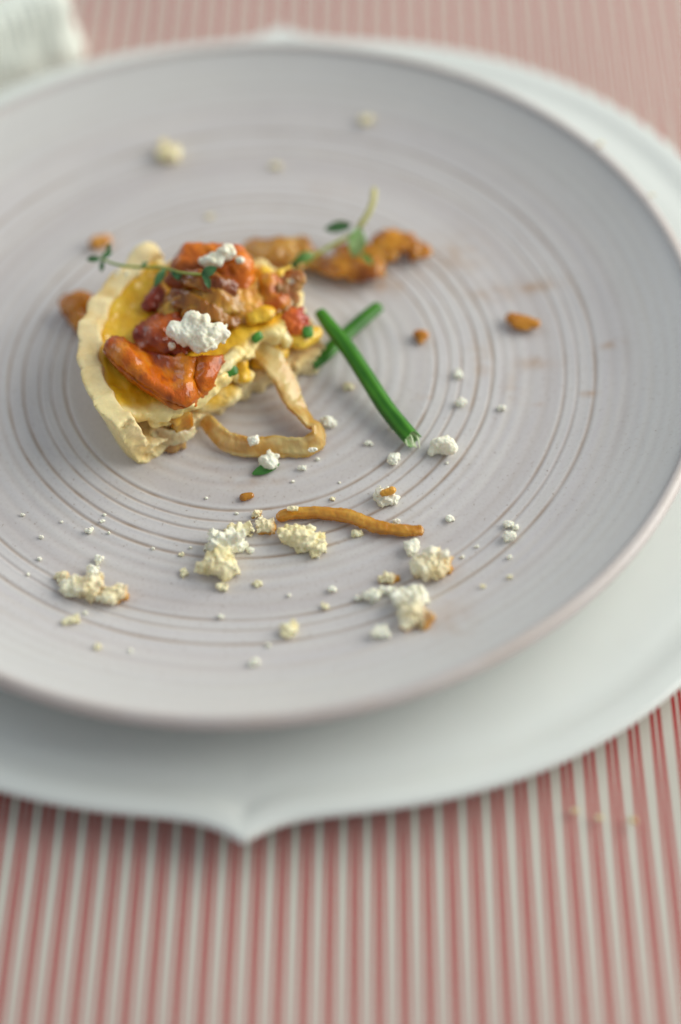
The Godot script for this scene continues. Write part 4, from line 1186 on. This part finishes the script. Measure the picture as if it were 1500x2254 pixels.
	crumb("faint white crumb on the front wall of the plate", Vector3(0.00589, 0.02025, 0.11086), 2.63, 2.40, "cheese")
	crumb("faint whitish crumb in front, just above the front outer grooves", Vector3(-0.00408, 0.01671, 0.09365), 1.85, 1.60, "cheese")
	crumb("blurred pale crumb at the back left of the plate", Vector3(-0.03072, 0.01725, -0.09283), 9.07, 7.86, "pastry")
	crumb("blurred faint crumb high on the back wall of the plate", Vector3(0.03488, 0.02026, -0.10541), 5.17, 3.65, "pastry")
	crumb("blurred flat crumb in the middle of the plate's back", Vector3(0.00469, 0.01623, -0.08806), 4.22, 2.71, "pastry")
	crumb("faint flat crumb on the back grooves above the tart", Vector3(-0.01582, 0.01600, -0.06459), 3.24, 2.06, "pastry")
	crumb("orange crumb stuck on the far right rim of the plate, upper of two", Vector3(0.11026, 0.03132, -0.07884), 2.91, 1.60, "brown")
	crumb("orange crumb stuck on the right rim of the plate, lower of two", Vector3(0.12449, 0.03153, -0.05444), 2.12, 1.42, "brown")
	for k in [["yellow crumb lying on the striped cloth at right, under the charger's edge", Vector3(0.10376, 0.00080, 0.14757), 0.0020], ["orange speck on the striped cloth, left of the yellow crumb", Vector3(0.08912, 0.00060, 0.14457), 0.0013], ["small yellow crumb on the cloth between the two others at right", Vector3(0.09519, 0.00060, 0.14660), 0.0014]]:
		o = obj("pastry_crumb", lump(grains(Vector3(k[2], k[2] * 0.5, k[2] * 0.7), 8, 0.0003, 91), 0.0003, 0.00016, 0.0003, -1200.0, func(_p): return Color(0.72, 0.58, 0.32), 4), mats.pastry)
		o.position = k[1]
		tag(o, k[0], "crumb")
	# specks that nothing tells apart
	for s in [[Vector3(-0.06267, 0.01607, 0.05713), 1.29, 1.03], [Vector3(-0.05628, 0.01612, 0.06528), 1.28, 1.28], [Vector3(-0.05137, 0.01600, 0.05975), 0.77, 0.64], [Vector3(-0.05585, 0.01653, 0.07320), 1.27, 1.14], [Vector3(-0.03957, 0.01600, 0.05971), 1.55, 1.03], [Vector3(-0.03739, 0.01600, 0.06392), 0.90, 0.90], [Vector3(-0.05838, 0.01732, 0.07900), 0.88, 1.01], [Vector3(-0.02450, 0.01600, 0.06954), 0.89, 0.89], [Vector3(-0.03928, 0.01600, 0.05736), 0.90, 0.77], [Vector3(-0.01045, 0.01600, 0.05168), 0.78, 0.65], [Vector3(-0.00147, 0.01600, 0.05745), 0.90, 0.77], [Vector3(0.01419, 0.01618, 0.08629), 1.12, 1.12], [Vector3(0.02177, 0.01600, 0.07317), 0.88, 0.76], [Vector3(0.00912, 0.01858, 0.10432), 1.45, 1.33], [Vector3(0.05853, 0.01600, 0.04007), 0.65, 0.65], [Vector3(0.06179, 0.01712, 0.07466), 1.13, 1.13], [Vector3(0.01410, 0.01600, 0.04611), 0.78, 0.78], [Vector3(-0.04106, 0.01785, 0.09254), 1.23, 1.48], [Vector3(-0.01393, 0.01600, 0.06934), 0.89, 0.76], [Vector3(-0.02729, 0.01992, 0.10644), 0.97, 1.45], [Vector3(0.02754, 0.01600, 0.04663), 0.65, 0.65], [Vector3(0.06592, 0.01713, 0.07108), 1.13, 1.01]]:
		crumb("tiny pale crumb speck scattered on the grey plate", s[0], s[1], s[2], "cheese", "tiny crumb specks on the plate")
